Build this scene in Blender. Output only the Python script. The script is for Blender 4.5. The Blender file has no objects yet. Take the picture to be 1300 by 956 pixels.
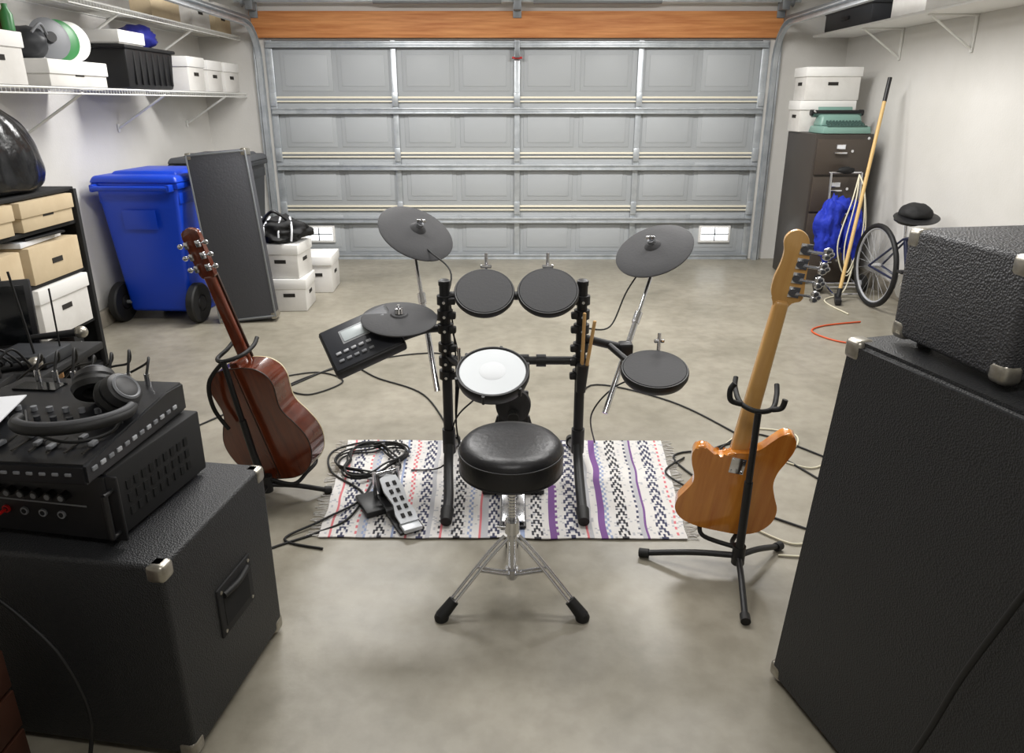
import bpy, bmesh, math, random
from mathutils import Vector, Matrix, noise
random.seed(4)
V=Vector
sc=bpy.context.scene
try:
    sc.view_settings.view_transform='Standard'
    sc.view_settings.look='None'
except Exception: pass

# ------------------------------------------------------------------ materials
def srgb(r,g,b):
    f=lambda c:(c/255/12.92) if c/255<=.04045 else ((c/255+.055)/1.055)**2.4
    return (f(r),f(g),f(b),1)
MATS={}
def mat(name,col,rough=.5,metal=0,bump=None,var=None,coat=0,emit=None,spec=None,stretch=None):
    """bump=(kind,scale,strength) var=(scale,col2,lo,hi)"""
    if name in MATS: return MATS[name]
    m=bpy.data.materials.new(name); m.use_nodes=True
    nt=m.node_tree; N=nt.nodes; L=nt.links
    b=N['Principled BSDF']; b.inputs['Base Color'].default_value=srgb(*col)
    b.inputs['Roughness'].default_value=rough; b.inputs['Metallic'].default_value=metal
    if coat: b.inputs['Coat Weight'].default_value=coat; b.inputs['Coat Roughness'].default_value=.08
    if spec is not None: b.inputs['Specular IOR Level'].default_value=spec
    if emit: b.inputs['Emission Color'].default_value=srgb(*col); b.inputs['Emission Strength'].default_value=emit
    tc=N.new('ShaderNodeTexCoord'); mp=N.new('ShaderNodeMapping'); L.new(tc.outputs['Object'],mp.inputs[0])
    if stretch: mp.inputs['Scale'].default_value=stretch
    if var:
        n=N.new('ShaderNodeTexNoise'); n.inputs['Scale'].default_value=var[0]; n.inputs['Detail'].default_value=6; n.inputs['Roughness'].default_value=.6
        L.new(mp.outputs[0],n.inputs['Vector'])
        r=N.new('ShaderNodeValToRGB'); r.color_ramp.elements[0].color=srgb(*var[1]); r.color_ramp.elements[1].color=srgb(*col)
        r.color_ramp.elements[0].position=var[2]; r.color_ramp.elements[1].position=var[3]
        L.new(n.outputs['Fac'],r.inputs[0]); L.new(r.outputs[0],b.inputs['Base Color'])
    if bump:
        if bump[0]=='voronoi':
            t=N.new('ShaderNodeTexVoronoi'); o=t.outputs['Distance']
        else:
            t=N.new('ShaderNodeTexNoise'); t.inputs['Detail'].default_value=5; o=t.outputs['Fac']
        t.inputs['Scale'].default_value=bump[1]; L.new(mp.outputs[0],t.inputs['Vector'])
        bp=N.new('ShaderNodeBump'); bp.inputs['Strength'].default_value=bump[2]; bp.inputs['Distance'].default_value=.01
        L.new(o,bp.inputs['Height']); L.new(bp.outputs[0],b.inputs['Normal'])
    MATS[name]=m; return m

def concrete():
    m=mat('concrete_floor',(146,139,122),.42)
    nt=m.node_tree; N=nt.nodes; L=nt.links; b=N['Principled BSDF']
    tc=N.new('ShaderNodeTexCoord')
    n1=N.new('ShaderNodeTexNoise'); n1.inputs['Scale'].default_value=1.1; n1.inputs['Detail'].default_value=8; n1.inputs['Roughness'].default_value=.65
    n2=N.new('ShaderNodeTexNoise'); n2.inputs['Scale'].default_value=14; n2.inputs['Detail'].default_value=8
    n3=N.new('ShaderNodeTexVoronoi'); n3.inputs['Scale'].default_value=3.2
    for n in (n1,n2,n3): L.new(tc.outputs['Object'],n.inputs['Vector'])
    r1=N.new('ShaderNodeValToRGB'); r1.color_ramp.elements[0].color=srgb(124,119,105); r1.color_ramp.elements[1].color=srgb(160,154,140)
    r1.color_ramp.elements[0].position=.32; r1.color_ramp.elements[1].position=.68
    L.new(n1.outputs['Fac'],r1.inputs[0])
    r2=N.new('ShaderNodeValToRGB'); r2.color_ramp.elements[0].color=(.82,.81,.8,1); r2.color_ramp.elements[1].color=(1,1,1,1)
    r2.color_ramp.elements[0].position=.35; r2.color_ramp.elements[1].position=.6
    L.new(n2.outputs['Fac'],r2.inputs[0])
    mx=N.new('ShaderNodeMixRGB'); mx.blend_type='MULTIPLY'; mx.inputs[0].default_value=.8
    L.new(r1.outputs[0],mx.inputs[1]); L.new(r2.outputs[0],mx.inputs[2]); 
    r3=N.new('ShaderNodeValToRGB'); r3.color_ramp.elements[0].color=(.8,.76,.72,1); r3.color_ramp.elements[0].position=.02
    r3.color_ramp.elements[1].color=(1,1,1,1); r3.color_ramp.elements[1].position=.09
    L.new(n3.outputs['Distance'],r3.inputs[0])
    mx2=N.new('ShaderNodeMixRGB'); mx2.blend_type='MULTIPLY'; mx2.inputs[0].default_value=.35
    L.new(mx.outputs[0],mx2.inputs[1]); L.new(r3.outputs[0],mx2.inputs[2]); L.new(mx2.outputs[0],b.inputs['Base Color'])
    rr=N.new('ShaderNodeMapRange'); rr.inputs[3].default_value=.26; rr.inputs[4].default_value=.52; L.new(n1.outputs['Fac'],rr.inputs[0]); L.new(rr.outputs[0],b.inputs['Roughness'])
    bp=N.new('ShaderNodeBump'); bp.inputs['Strength'].default_value=.12; bp.inputs['Distance'].default_value=.01
    L.new(n2.outputs['Fac'],bp.inputs['Height']); L.new(bp.outputs[0],b.inputs['Normal'])
    return m

M_floor=concrete()
M_wall=mat('painted_wall',(216,214,210),.8,bump=('noise',60,.1),var=(1.2,(207,205,200),.35,.65))
M_ceil=mat('ceiling_white',(225,225,224),.9)
M_curb=mat('concrete_curb',(150,143,130),.85,bump=('noise',40,.3),var=(6,(128,121,108),.3,.7))
M_door=mat('door_steel',(170,174,177),.5,bump=('noise',120,.08))
M_doorp=mat('door_panel_steel',(175,179,182),.5,bump=('noise',120,.08))
M_galv=mat('galvanised_steel',(200,205,209),.34,.45,var=(9,(176,182,187),.35,.65))
M_galvd=mat('track_steel',(138,142,146),.42,.5)
M_cream=mat('seam_cream',(238,232,212),.6)
M_wood=mat('header_wood',(222,156,98),.6,var=(4,(182,110,58),.3,.7),stretch=(.5,4,9))
M_black=mat('black_plastic',(24,24,26),.45)
M_blackm=mat('black_matte',(20,20,21),.75)
M_rubber=mat('black_rubber',(16,16,16),.6)
M_pad=mat('pad_rubber',(48,48,50),.7,bump=('noise',90,.1))
M_padrim=mat('pad_rim',(20,20,22),.5)
M_mesh=mat('mesh_head',(206,210,213),.6)
M_chrome=mat('chrome',(225,226,230),.15,1)
M_nickel=mat('nickel_corner',(190,186,176),.35,.9,var=(30,(150,145,135),.3,.7))
M_tolex=mat('tolex_black',(30,31,33),.5,bump=('voronoi',260,.28))
M_tolexg=mat('tolex_grey',(58,58,61),.45,bump=('voronoi',230,.4))
M_vinyl=mat('vinyl_seat',(24,24,27),.38,bump=('noise',60,.12))
M_case=mat('case_grey',(66,67,72),.65,bump=('noise',80,.15))
M_grille=mat('grille_cloth',(38,38,40),.9,bump=('voronoi',250,.5))
M_blue=mat('bin_blue',(8,60,186),.38,bump=('noise',50,.05))
M_binblack=mat('bin_dark',(46,48,52),.5)
M_lid=mat('bin_lid_grey',(72,74,78),.5)
M_white=mat('box_white',(222,220,216),.7,var=(4,(205,202,197),.3,.6))
M_white2=mat('box_lid_white',(232,231,228),.7)
M_tan=mat('box_tan',(208,190,158),.75,var=(5,(194,174,142),.3,.7))
M_card=mat('cardboard',(158,120,80),.8)
M_hole=mat('box_hole_dark',(40,37,33),.9)
M_bag=mat('plastic_bag_black',(22,22,24),.24,bump=('noise',16,.55))
M_mahog=mat('mahogany_gloss',(122,54,26),.2,coat=.9,var=(3,(80,31,14),.3,.7),stretch=(14,14,1.2))
M_mahogs=mat('mahogany_side',(108,46,23),.2,coat=.9,var=(3,(80,33,16),.3,.7),stretch=(8,8,1))
M_spruce=mat('spruce_top',(208,168,104),.3,coat=.5)
M_binding=mat('binding_cream',(225,210,175),.4)
M_rose=mat('rosewood',(52,32,22),.45)
M_bass=mat('bass_honey_gloss',(222,148,62),.2,coat=1,var=(2.5,(192,110,36),.3,.7),stretch=(14,12,1.2))
M_maple=mat('maple_neck',(222,176,108),.3,coat=.6,var=(3,(206,154,88),.3,.7),stretch=(10,10,1))
M_stick=mat('stick_wood',(212,170,112),.5)
M_cab=mat('cabinet_bronze',(60,54,49),.4,bump=('noise',90,.1))
M_cabd=mat('cabinet_bronze_drawer',(70,62,55),.38)
M_teal=mat('typewriter_green',(118,152,142),.4)
M_teald=mat('typewriter_dark',(58,84,78),.5)
M_bluecl=mat('blue_cloth',(16,44,170),.7,bump=('noise',22,.9))
M_yellow=mat('broom_handle',(206,172,112),.5)
M_cordw=mat('cord_cream',(216,210,186),.55)
M_cordo=mat('cord_orange',(204,84,40),.5)
M_paper=mat('paper_white',(226,228,232),.8)
M_screen=mat('lcd_grey',(196,204,206),.3)
M_dark=mat('dark_screen',(14,16,18),.12)
M_red=mat('red_plastic',(190,24,24),.4)
M_green=mat('green_plastic',(56,128,72),.4)
M_grey=mat('grey_plastic',(120,122,126),.5)
M_lgrey=mat('light_knob',(170,172,176),.4)
M_steelw=mat('white_wire',(226,226,222),.5)
M_bluebag=mat('navy_bag',(34,40,130),.5,bump=('noise',20,.6))
M_brown=mat('brown_wood_box',(72,42,30),.5,var=(3,(54,30,20),.3,.7),stretch=(8,1,1))
M_vent=mat('daylight_vent',(245,250,252),.5,emit=2.2)
M_frame=mat('bike_frame_blue',(26,32,60),.3)
M_lamp=mat('lamp_diffuser',(255,252,246),.5,emit=2)
M_recess=mat('recess_black',(6,6,6),.9)

# ------------------------------------------------------------------ builders
class G:
    def __init__(s,name,loc=(0,0,0),rot=None,local=False):
        e=bpy.data.objects.new(name,None); e.empty_display_size=.1
        sc.collection.objects.link(e)
        s.e=e; s.local=local; s.loc=V(loc)
        M=Matrix.Translation(s.loc)
        if rot is not None: M=M@rot.to_4x4()
        e.matrix_world=M
        s.off=V((0,0,0)) if local else -s.loc
def finish(bm,g,name,m,smooth=True,ang=35):
    bmesh.ops.recalc_face_normals(bm,faces=bm.faces)
    me=bpy.data.meshes.new(name); bm.to_mesh(me); bm.free()
    if isinstance(m,(list,tuple)):
        for x in m: me.materials.append(x)
    else: me.materials.append(m)
    if smooth:
        for p in me.polygons: p.use_smooth=True
        try: me.set_sharp_from_angle(angle=math.radians(ang))
        except Exception: pass
    o=bpy.data.objects.new(name,me); sc.collection.objects.link(o)
    if isinstance(g,G):
        o.parent=g.e; o.location=g.off
    return o
def rotm(rot):
    if rot is None: return Matrix.Identity(4)
    if isinstance(rot,(int,float)): return Matrix.Rotation(rot,4,'Z')
    return rot.to_4x4()
def box(g,name,c,s,m,bev=0,rot=None,taper=None,seg=2):
    bm=bmesh.new(); bmesh.ops.create_cube(bm,size=1)
    for v in bm.verts:
        k=(1,1)
        if taper and v.co.z>0: k=taper
        v.co=V((v.co.x*s[0]*k[0],v.co.y*s[1]*k[1],v.co.z*s[2]))
    if bev: bmesh.ops.bevel(bm,geom=bm.edges[:],offset=bev,segments=seg,affect='EDGES',profile=.5)
    bm.transform(Matrix.Translation(V(c))@rotm(rot))
    return finish(bm,g,name,m)
def dirm(d):
    return V((0,0,1)).rotation_difference(V(d).normalized()).to_matrix().to_4x4()
def cyl(g,name,a,b,r,m,r2=None,seg=20):
    a=V(a);b=V(b); bm=bmesh.new()
    bmesh.ops.create_cone(bm,cap_ends=True,segments=seg,radius1=r,radius2=r if r2 is None else r2,depth=(b-a).length)
    bm.transform(Matrix.Translation((a+b)/2)@dirm(b-a))
    return finish(bm,g,name,m)
def lathe(g,name,prof,c,m,n=(0,0,1),seg=48,mats=None):
    bm=bmesh.new(); rings=[]
    for r,z in prof:
        if r<1e-5: rings.append([bm.verts.new((0,0,z))])
        else: rings.append([bm.verts.new((r*math.cos(2*math.pi*i/seg),r*math.sin(2*math.pi*i/seg),z)) for i in range(seg)])
    for k in range(len(rings)-1):
        A,B=rings[k],rings[k+1]; mi=mats[k] if mats else 0
        for i in range(seg):
            j=(i+1)%seg
            if len(A)==1 and len(B)==1: continue
            if len(A)==1: f=bm.faces.new((A[0],B[i],B[j]))
            elif len(B)==1: f=bm.faces.new((A[i],A[j],B[0]))
            else: f=bm.faces.new((A[i],A[j],B[j],B[i]))
            f.material_index=mi
    bm.transform(Matrix.Translation(V(c))@dirm(n))
    return finish(bm,g,name,m)
def catmull(pts,n=8,closed=False):
    P=[V(p) for p in pts]; out=[]; k=len(P)
    rng=range(k) if closed else range(k-1)
    for i in rng:
        if closed: a,b,c,d=P[(i-1)%k],P[i],P[(i+1)%k],P[(i+2)%k]
        else: a,b,c,d=P[max(i-1,0)],P[i],P[i+1],P[min(i+2,k-1)]
        for t in range(n):
            t/=n
            out.append(.5*((2*b)+(c-a)*t+(2*a-5*b+4*c-d)*t*t+(3*b-a-3*c+d)*t**3))
    if not closed: out.append(P[-1])
    return out
def tube_bm(bm,pts,r,seg=10,closed=False,r_end=None):
    n=len(pts); rings=[]; up=None
    for i,p in enumerate(pts):
        if closed: t=pts[(i+1)%n]-pts[i-1]
        else: t=pts[min(i+1,n-1)]-pts[max(i-1,0)]
        if t.length<1e-9: t=V((0,0,1))
        t=t.normalized()
        if up is None:
            up=V((0,0,1)) if abs(t.z)<.9 else V((0,1,0))
        up=(up-t*up.dot(t))
        if up.length<1e-6: up=t.orthogonal()
        up=up.normalized(); s=t.cross(up)
        rr=r if r_end is None else r+(r_end-r)*i/(n-1)
        rings.append([bm.verts.new(p+up*rr*math.cos(2*math.pi*k/seg)+s*rr*math.sin(2*math.pi*k/seg)) for k in range(seg)])
    for i in range(n if closed else n-1):
        A,B=rings[i],rings[(i+1)%n]
        for k in range(seg): bm.faces.new((A[k],A[(k+1)%seg],B[(k+1)%seg],B[k]))
    if not closed:
        bm.faces.new(rings[0][::-1]); bm.faces.new(rings[-1])
def tube(g,name,pts,r,m,smooth=True,closed=False,seg=10,n=8,r_end=None):
    P=catmull(pts,n,closed) if smooth else [V(p) for p in pts]
    bm=bmesh.new(); tube_bm(bm,P,r,seg,closed,r_end); return finish(bm,g,name,m,ang=60)
def rods(g,name,segs,r,m,seg=6):
    bm=bmesh.new()
    for a,b in segs: tube_bm(bm,[V(a),V(b)],r,seg)
    return finish(bm,g,name,m)
def outline(g,name,pts,y0,y1,m,bev=.0,n=6,closed_smooth=True,segb=3,face_mats=None):
    """closed outline in local xz, extruded along y"""
    P=[V((p[0],0,p[1])) for p in pts]
    if closed_smooth: P=catmull(P,n,True)
    bm=bmesh.new()
    A=[bm.verts.new((p.x,y0,p.z)) for p in P]; B=[bm.verts.new((p.x,y1,p.z)) for p in P]
    fa=bm.faces.new(A); fb=bm.faces.new(B[::-1])
    k=len(P)
    sd=[bm.faces.new((A[i],A[(i+1)%k],B[(i+1)%k],B[i])) for i in range(k)]
    if face_mats:
        fa.material_index=face_mats[0]; fb.material_index=face_mats[1]
        for f in sd: f.material_index=face_mats[2]
    if bev:
        ed=[e for e in bm.edges if (fa in e.link_faces or fb in e.link_faces)]
        bmesh.ops.bevel(bm,geom=ed,offset=bev,segments=segb,affect='EDGES',profile=.5)
    return finish(bm,g,name,m,ang=40)
def blob(g,name,c,s,m,amp=.12,freq=2.5,sub=4,seed=0,flat=None,rot=None):
    bm=bmesh.new(); bmesh.ops.create_icosphere(bm,subdivisions=sub,radius=1)
    for v in bm.verts:
        q=v.co*freq+V((seed*7.3,seed*1.7,seed))
        d=noise.noise(q)+.5*noise.noise(v.co*freq*2.7+V((seed,3,9)))
        v.co*=1+amp*d
        if flat is not None and v.co.z<flat: v.co.z=flat
        v.co=V((v.co.x*s[0],v.co.y*s[1],v.co.z*s[2]))
    bm.transform(Matrix.Translation(V(c))@rotm(rot)); return finish(bm,g,name,m,ang=80)
def draped_bag(g,name,c,prof,sx,sy,m,seed=0,seg=120):
    """plastic sack: smooth profile with soft vertical folds that fan from the top"""
    P=catmull([V((r,0,z)) for r,z in prof],7); bm=bmesh.new(); rings=[]; n=len(P)
    for i,p in enumerate(P):
        t=i/(n-1); ring=[]
        for k in range(seg):
            a=2*math.pi*k/seg; ca,sa=math.cos(a),math.sin(a)
            q=V((ca*2.6,sa*2.6,t*1.3+seed)); f=.055*noise.noise(q)+(.02+.07*t)*abs(noise.noise(V((ca*5,sa*5,t*.9+seed*3))))*-1
            f+=.03*noise.noise(V((ca*1.5+t*4,sa*3,t*6+seed)))
            r=max(p.x,.001)*(1+f*1.5)
            ring.append(bm.verts.new((r*ca*sx,r*sa*sy,p.z+.02*t*noise.noise(V((ca*3,sa*3,seed+5))))))
        rings.append(ring)
    for A,B in zip(rings,rings[1:]):
        for k in range(seg): bm.faces.new((A[k],A[(k+1)%seg],B[(k+1)%seg],B[k]))
    bm.faces.new(rings[0][::-1]); bm.faces.new(rings[-1])
    bm.transform(Matrix.Translation(V(c))); return finish(bm,g,name,m,ang=80)

# ------------------------------------------------------------------ room
XL,XR,YD,YB,ZC=-3.03,3.25,7.42,-1.6,2.8
def solo(name,c,s,m,bev=0): return box(None,name,c,s,m,bev)
solo('floor',((XL+XR)/2,(YD+YB)/2,-.05),(XR-XL+.4,YD-YB+.6,.1),M_floor)
solo('ceiling',((XL+XR)/2,(YD+YB)/2,ZC+.05),(XR-XL+.4,YD-YB+.6,.1),M_ceil)
solo('wall_left',(XL-.06,(YD+YB)/2,ZC/2),(.12,YD-YB+.4,ZC),M_wall)
solo('wall_right',(XR+.06,(YD+YB)/2,ZC/2),(.12,YD-YB+.4,ZC),M_wall)
solo('wall_back',((XL+XR)/2,YB-.06,ZC/2),(XR-XL,.12,ZC),M_wall)
DX=.05; DW=2.44; DH=2.14
solo('wall_front_left',((XL+DX-DW)/2,YD+.06,ZC/2),(DX-DW-XL,.12,ZC),M_wall)
solo('wall_front_right',((XR+DX+DW)/2,YD+.06,ZC/2),(XR-DX-DW,.12,ZC),M_wall)
solo('wall_front_header',(DX,YD+.06,(ZC+DH)/2),(2*DW,.12,ZC-DH),M_wall)
solo('baseboard_left',(XL+.02,(YD+YB)/2,.06),(.04,YD-YB,.12),M_curb,.005)
solo('baseboard_right',(XR-.02,(YD+YB)/2,.06),(.04,YD-YB,.12),M_curb,.005)

# garage door
g=G('garage_door',(DX,YD,0))
SH=.533
for r in range(4):
    z0=r*SH+.004; box(g,f'section_{r+1}',(DX,YD+.03,z0+SH/2),(2*DW-.02,.045,SH-.012),M_door,.004)
cw=(2*DW-.12)/8
for r in range(4):
    for c in range(8):
        x=DX-DW+.06+cw*(c+.5); x+= .02 if c%2==0 else -.02
        zc=r*SH+SH/2
        box(g,f'panel_{r+1}_{c+1}',(x,YD+.0065,zc),(cw-.09,.010,SH-.15),M_door,.0045)
        box(g,f'panel_inner_{r+1}_{c+1}',(x,YD+.001,zc),(cw-.17,.010,SH-.24),M_doorp,.0045)
for i in range(5):
    x=DX-DW+.03+i*(2*DW-.06)/4
    box(g,f'stile_{i+1}',(x,YD-.008,DH/2),(.055 if 0<i<4 else .07,.02,DH),M_galv,.003)
    for k in range(1,4):
        box(g,f'hinge_{i+1}_{k}',(x,YD-.022,k*SH),(.06,.02,.13),M_galv,.004)
for k in range(1,4):
    z=k*SH
    box(g,f'seam_upper_{k}',(DX,YD-.006,z+.018),(2*DW-.02,.018,.02),M_cream,.003)
    box(g,f'seam_lower_{k}',(DX,YD-.006,z-.02),(2*DW-.02,.018,.014),M_cream,.003)
for z in (.41,.945,1.49,2.10,.025):
    w=.065
    box(g,f'strut_{z}',(DX,YD-.03,z),(2*DW-.03,.035,w-.02),M_galv,.006)
    box(g,f'strut_lip_{z}',(DX,YD-.05,z+w/2-.012),(2*DW-.03,.012,.016),M_galv,.003)
    box(g,f'strut_lipb_{z}',(DX,YD-.05,z-w/2+.012),(2*DW-.03,.012,.016),M_galv,.003)
for x in (-2.02,2.12):
    box(g,f'vent_frame_{x}',(x,YD-.012,.265),(.33,.03,.18),M_white2,.006)
    box(g,f'vent_light_{x}',(x,YD-.026,.265),(.28,.008,.13),M_vent)
    box(g,f'vent_bar_v_{x}',(x,YD-.032,.265),(.012,.008,.13),M_grey)
    box(g,f'vent_bar_h_{x}',(x,YD-.032,.265),(.28,.008,.012),M_grey)
box(g,'lock_handle',(DX,YD-.05,1.98),(.1,.03,.02),M_red,.006)
cyl(g,'lock_rope',(DX,YD-.06,2.12),(DX,YD-.06,1.98),.004,M_red)
box(g,'opener_bracket',(DX,YD-.05,2.05),(.05,.06,.14),M_galvd,.004)

# header beam + torsion
box(None,'trim_header_beam',(DX,YD-.03,2.275),(5.1,.06,.235),M_wood,.004)
g=G('door_spring_assembly',(DX,YD-.1,2.45))
cyl(g,'shaft',(-2.6,YD-.13,2.47),(2.7,YD-.13,2.47),.014,M_galv)
cyl(g,'spring_1',(-1.3,YD-.13,2.47),(-.1,YD-.13,2.47),.028,M_galvd)
cyl(g,'spring_2',(.2,YD-.13,2.47),(1.4,YD-.13,2.47),.028,M_galvd)
for x in(-2.45,DX,2.55):
    box(g,'bearing_plate',(x,YD-.126,2.45),(.07,.12,.12),M_galvd,.004)
    box(g,'wall_plate',(x,YD-.069,2.43),(.08,.016,.2),M_galvd,.003)
for x in(-2.5,2.6): lathe(g,'cable_drum',[(0,-.03),(.055,-.03),(.04,-.01),(.04,.02),(.055,.03),(0,.03)],(x,YD-.13,2.47),M_galvd,n=(1,0,0),seg=24)
for sgn,nm in((-1,'left'),(1,'right')):
    g=G('door_track',(DX+sgn*(DW+.04),YD-.08,0))
    x=DX+sgn*(DW+.05)
    pts=[(x,YD-.06,0.0),(x,YD-.06,1.0),(x,YD-.06,1.95)]
    arc=[(x,YD-.06-.32*(1-math.cos(a)),1.95+.32*math.sin(a)) for a in [math.pi/2*i/8 for i in range(1,9)]]
    path=[V(p) for p in pts+arc+[(x,YD-1.5,2.28),(x,YD-3.6,2.3)]]
    bm=bmesh.new()
    for off in(-.025,.025):
        rings=[]
        for i,p in enumerate(path):
            t=(path[min(i+1,len(path)-1)]-path[max(i-1,0)]).normalized(); nn=t.cross(V((1,0,0))).normalized()
            a=p+nn*off
            rings.append([bm.verts.new(a+nn*.004+V((.022,0,0))),bm.verts.new(a+nn*.004-V((.022,0,0))),bm.verts.new(a-nn*.004-V((.022,0,0))),bm.verts.new(a-nn*.004+V((.022,0,0)))])
        for A,B in zip(rings,rings[1:]):
            for k in range(4): bm.faces.new((A[k],A[(k+1)%4],B[(k+1)%4],B[k]))
    rings=[]
    for i,p in enumerate(path):
        t=(path[min(i+1,len(path)-1)]-path[max(i-1,0)]).normalized(); nn=t.cross(V((1,0,0))).normalized(); a=p+V((sgn*.022,0,0))
        rings.append([bm.verts.new(a+nn*.025+V((.003,0,0))),bm.verts.new(a+nn*.025-V((.003,0,0))),bm.verts.new(a-nn*.025-V((.003,0,0))),bm.verts.new(a-nn*.025+V((.003,0,0)))])
    for A,B in zip(rings,rings[1:]):
        for k in range(4): bm.faces.new((A[k],A[(k+1)%4],B[(k+1)%4],B[k]))
    finish(bm,g,'channel',M_galv)
    for z in(.3,.9,1.5,2.0): box(g,'bracket',(x+sgn*.035,YD-.025,z),(.03,.05,.06),M_galvd,.003)
    box(g,'angle_iron',(x+sgn*.045,YD-1.9,2.315),(.035,3.6,.05),M_galvd,.003)
    box(g,'angle_vertical',(x+sgn*.05,YD-.03,1.08),(.02,.055,2.16),M_galv,.003)
    cyl(g,'hanger',(x+sgn*.045,YD-3.5,2.31),(x+sgn*.045,YD-3.5,ZC),.012,M_galvd)
    cyl(g,'hanger_mid',(x+sgn*.045,YD-1.2,2.31),(x+sgn*.045,YD-1.2,ZC),.012,M_galvd)

# ceiling lights
for i,(x,y,p) in enumerate([(-1.3,5.3,80),(1.4,5.3,80),(-.7,3.0,38),(1.0,3.0,38),(0.1,.3,22)]):
    g=G('ceiling_light',(x,y,ZC))
    box(g,'housing',(x,y,ZC-.03),(1.25,.3,.06),M_ceil,.01)
    box(g,'diffuser',(x,y,ZC-.064),(1.2,.26,.012),M_lamp,.004)
    l=bpy.data.lights.new('tube_light','AREA'); l.shape='RECTANGLE'; l.size=1.2; l.size_y=.4; l.energy=p; l.color=(1,.985,.965)
    o=bpy.data.objects.new('tube_light',l); sc.collection.objects.link(o); o.parent=g.e; o.location=(0,0,-.08)
w=bpy.data.worlds.new('World'); sc.world=w; w.use_nodes=True
w.node_tree.nodes['Background'].inputs[0].default_value=(.8,.85,.9,1); w.node_tree.nodes['Background'].inputs[1].default_value=.3

# ------------------------------------------------------------------ storage helpers
def sbox(name,x,y,z,sx,sy,sz,m=None,yaw=0,lid=True,hole=True,lm=None):
    m=m or M_white; g=G(name,(x,y,z),Matrix.Rotation(yaw,3,'Z'),local=True)
    box(g,'body',(0,0,sz/2),(sx-.02,sy-.02,sz-.004),m,.004)
    if lid:
        box(g,'lid',(0,0,sz-.04),(sx,sy,.08),lm or M_white2,.005)
    if hole:
        for s in(-1,1):
            box(g,'hand_hole',(s*(sx/2-.009),0,sz*.5),(.004,.09,.028),M_hole)
            box(g,'hand_hole_end',(0,s*(sy/2-.009),sz*.5),(.09,.004,.028),M_hole)
    return g
def wire_shelf(name,x0,x1,y0,y1,z,brackets):
    g=G(name,((x0+x1)/2,(y0+y1)/2,z))
    S=[]
    y=y0
    while y<=y1: S.append(((x0,y,z),(x1,y,z))); S.append(((x1,y,z),(x1,y,z-.035))); y+=.035
    rods(g,'cross_wires',S,.0018,M_steelw,4)
    rods(g,'long_wires',[((x,y0,z-.004),(x,y1,z-.004)) for x in(x0,(x0+x1)/2,x1)]+[((x1,y0,z-.035),(x1,y1,z-.035)),((x1,y0,z-.002),(x1,y1,z-.002))],.0045,M_steelw,8)
    for yb in brackets:
        box(g,'bracket_plate',(x0+.004,yb,z-.27),(.008,.03,.06),M_steelw,.002)
        tube(g,'bracket_strut',[(x1-.01,yb,z-.03),(x0+.006,yb,z-.27)],.009,M_steelw,smooth=False)
    return g
ZS=1.655
wire_shelf('wire_shelf',XL+.004,-2.62,2.6,YD-.01,ZS,[3.2,4.6,5.69,6.9])
wire_shelf('wire_shelf',XL+.004,-2.62,4.6,YD-.01,2.17,[5.2,6.35])
zz=ZS+.003
sbox('storage_box',-2.82,3.92,zz,.38,.42,.27)
sbox('storage_box',-2.82,4.62,zz,.38,.62,.15,lid=True)
sbox('storage_box',-2.81,6.33,zz,.36,.34,.27)
sbox('storage_box',-2.81,6.72,zz,.36,.33,.26)
sbox('storage_box',-2.81,7.12,zz,.36,.36,.26)
g=G('plastic_storage_bin',(-2.81,5.55,zz))
box(g,'tub',(-2.81,5.55,zz+.14),(.34,.68,.27),M_black,.02,taper=(1.08,1.05))
box(g,'rim',(-2.81,5.55,zz+.275),(.39,.76,.025),M_blackm,.008)
for i in range(7): box(g,'rib',(-2.63,5.3+i*.09,zz+.14),(.012,.02,.22),M_blackm,.003)
sbox('storage_box',-2.82,5.36,zz+.29,.34,.36,.09,hole=False)
g=G('fabric_bag',(-2.8,5.75,zz+.29)); blob(g,'bag',(-2.8,5.74,zz+.37),(.12,.15,.09),M_bluebag,.3,3,3,2,flat=-.85)
g=G('round_fan',(-2.78,4.72,zz+.152))
for i,(yy,mm) in enumerate([(4.62,M_grey),(4.72,M_green),(4.84,M_steelw)]):
    lathe(g,f'cage_{i}',[(0,-.012),(.09,-.015),(.12,0),(.09,.015),(0,.012)],(-2.78,yy,zz+.15+.125),mm,n=(.85,-.5,.12),seg=32)
lathe(g,'hub',[(0,0),(.035,0),(.03,.03),(0,.03)],(-2.77,4.6,zz+.28),M_black,n=(.85,-.5,.12),seg=20)
g=G('helmet_bag',(-2.82,4.42,zz+.152)); blob(g,'bag',(-2.82,4.43,zz+.235),(.13,.09,.1),M_binblack,.15,2,3,5,flat=-.8)
tube(g,'handle',[(-2.72,4.36,zz+.29),(-2.7,4.42,zz+.34),(-2.72,4.5,zz+.29)],.008,M_grey)
sbox('cardboard_box',-2.83,3.95,zz+.272,.3,.3,.14,M_card,lid=False,hole=False)
g=G('paint_bottle',(-2.655,4.06,zz+.272)); lathe(g,'bottle',[(0,0),(.03,0),(.03,.08),(.014,.11),(.014,.13),(0,.13)],(-2.655,4.07,zz+.272),M_green,seg=20)
zz2=2.173
sbox('cardboard_box',-2.83,6.0,zz2,.34,.5,.22,M_tan,lid=False,hole=False)
sbox('storage_box',-2.83,6.65,zz2,.34,.4,.25)
sbox('cardboard_box',-2.83,7.15,zz2,.34,.38,.25,M_tan)
sbox('storage_box',-2.83,5.2,zz2,.34,.5,.25)

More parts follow.
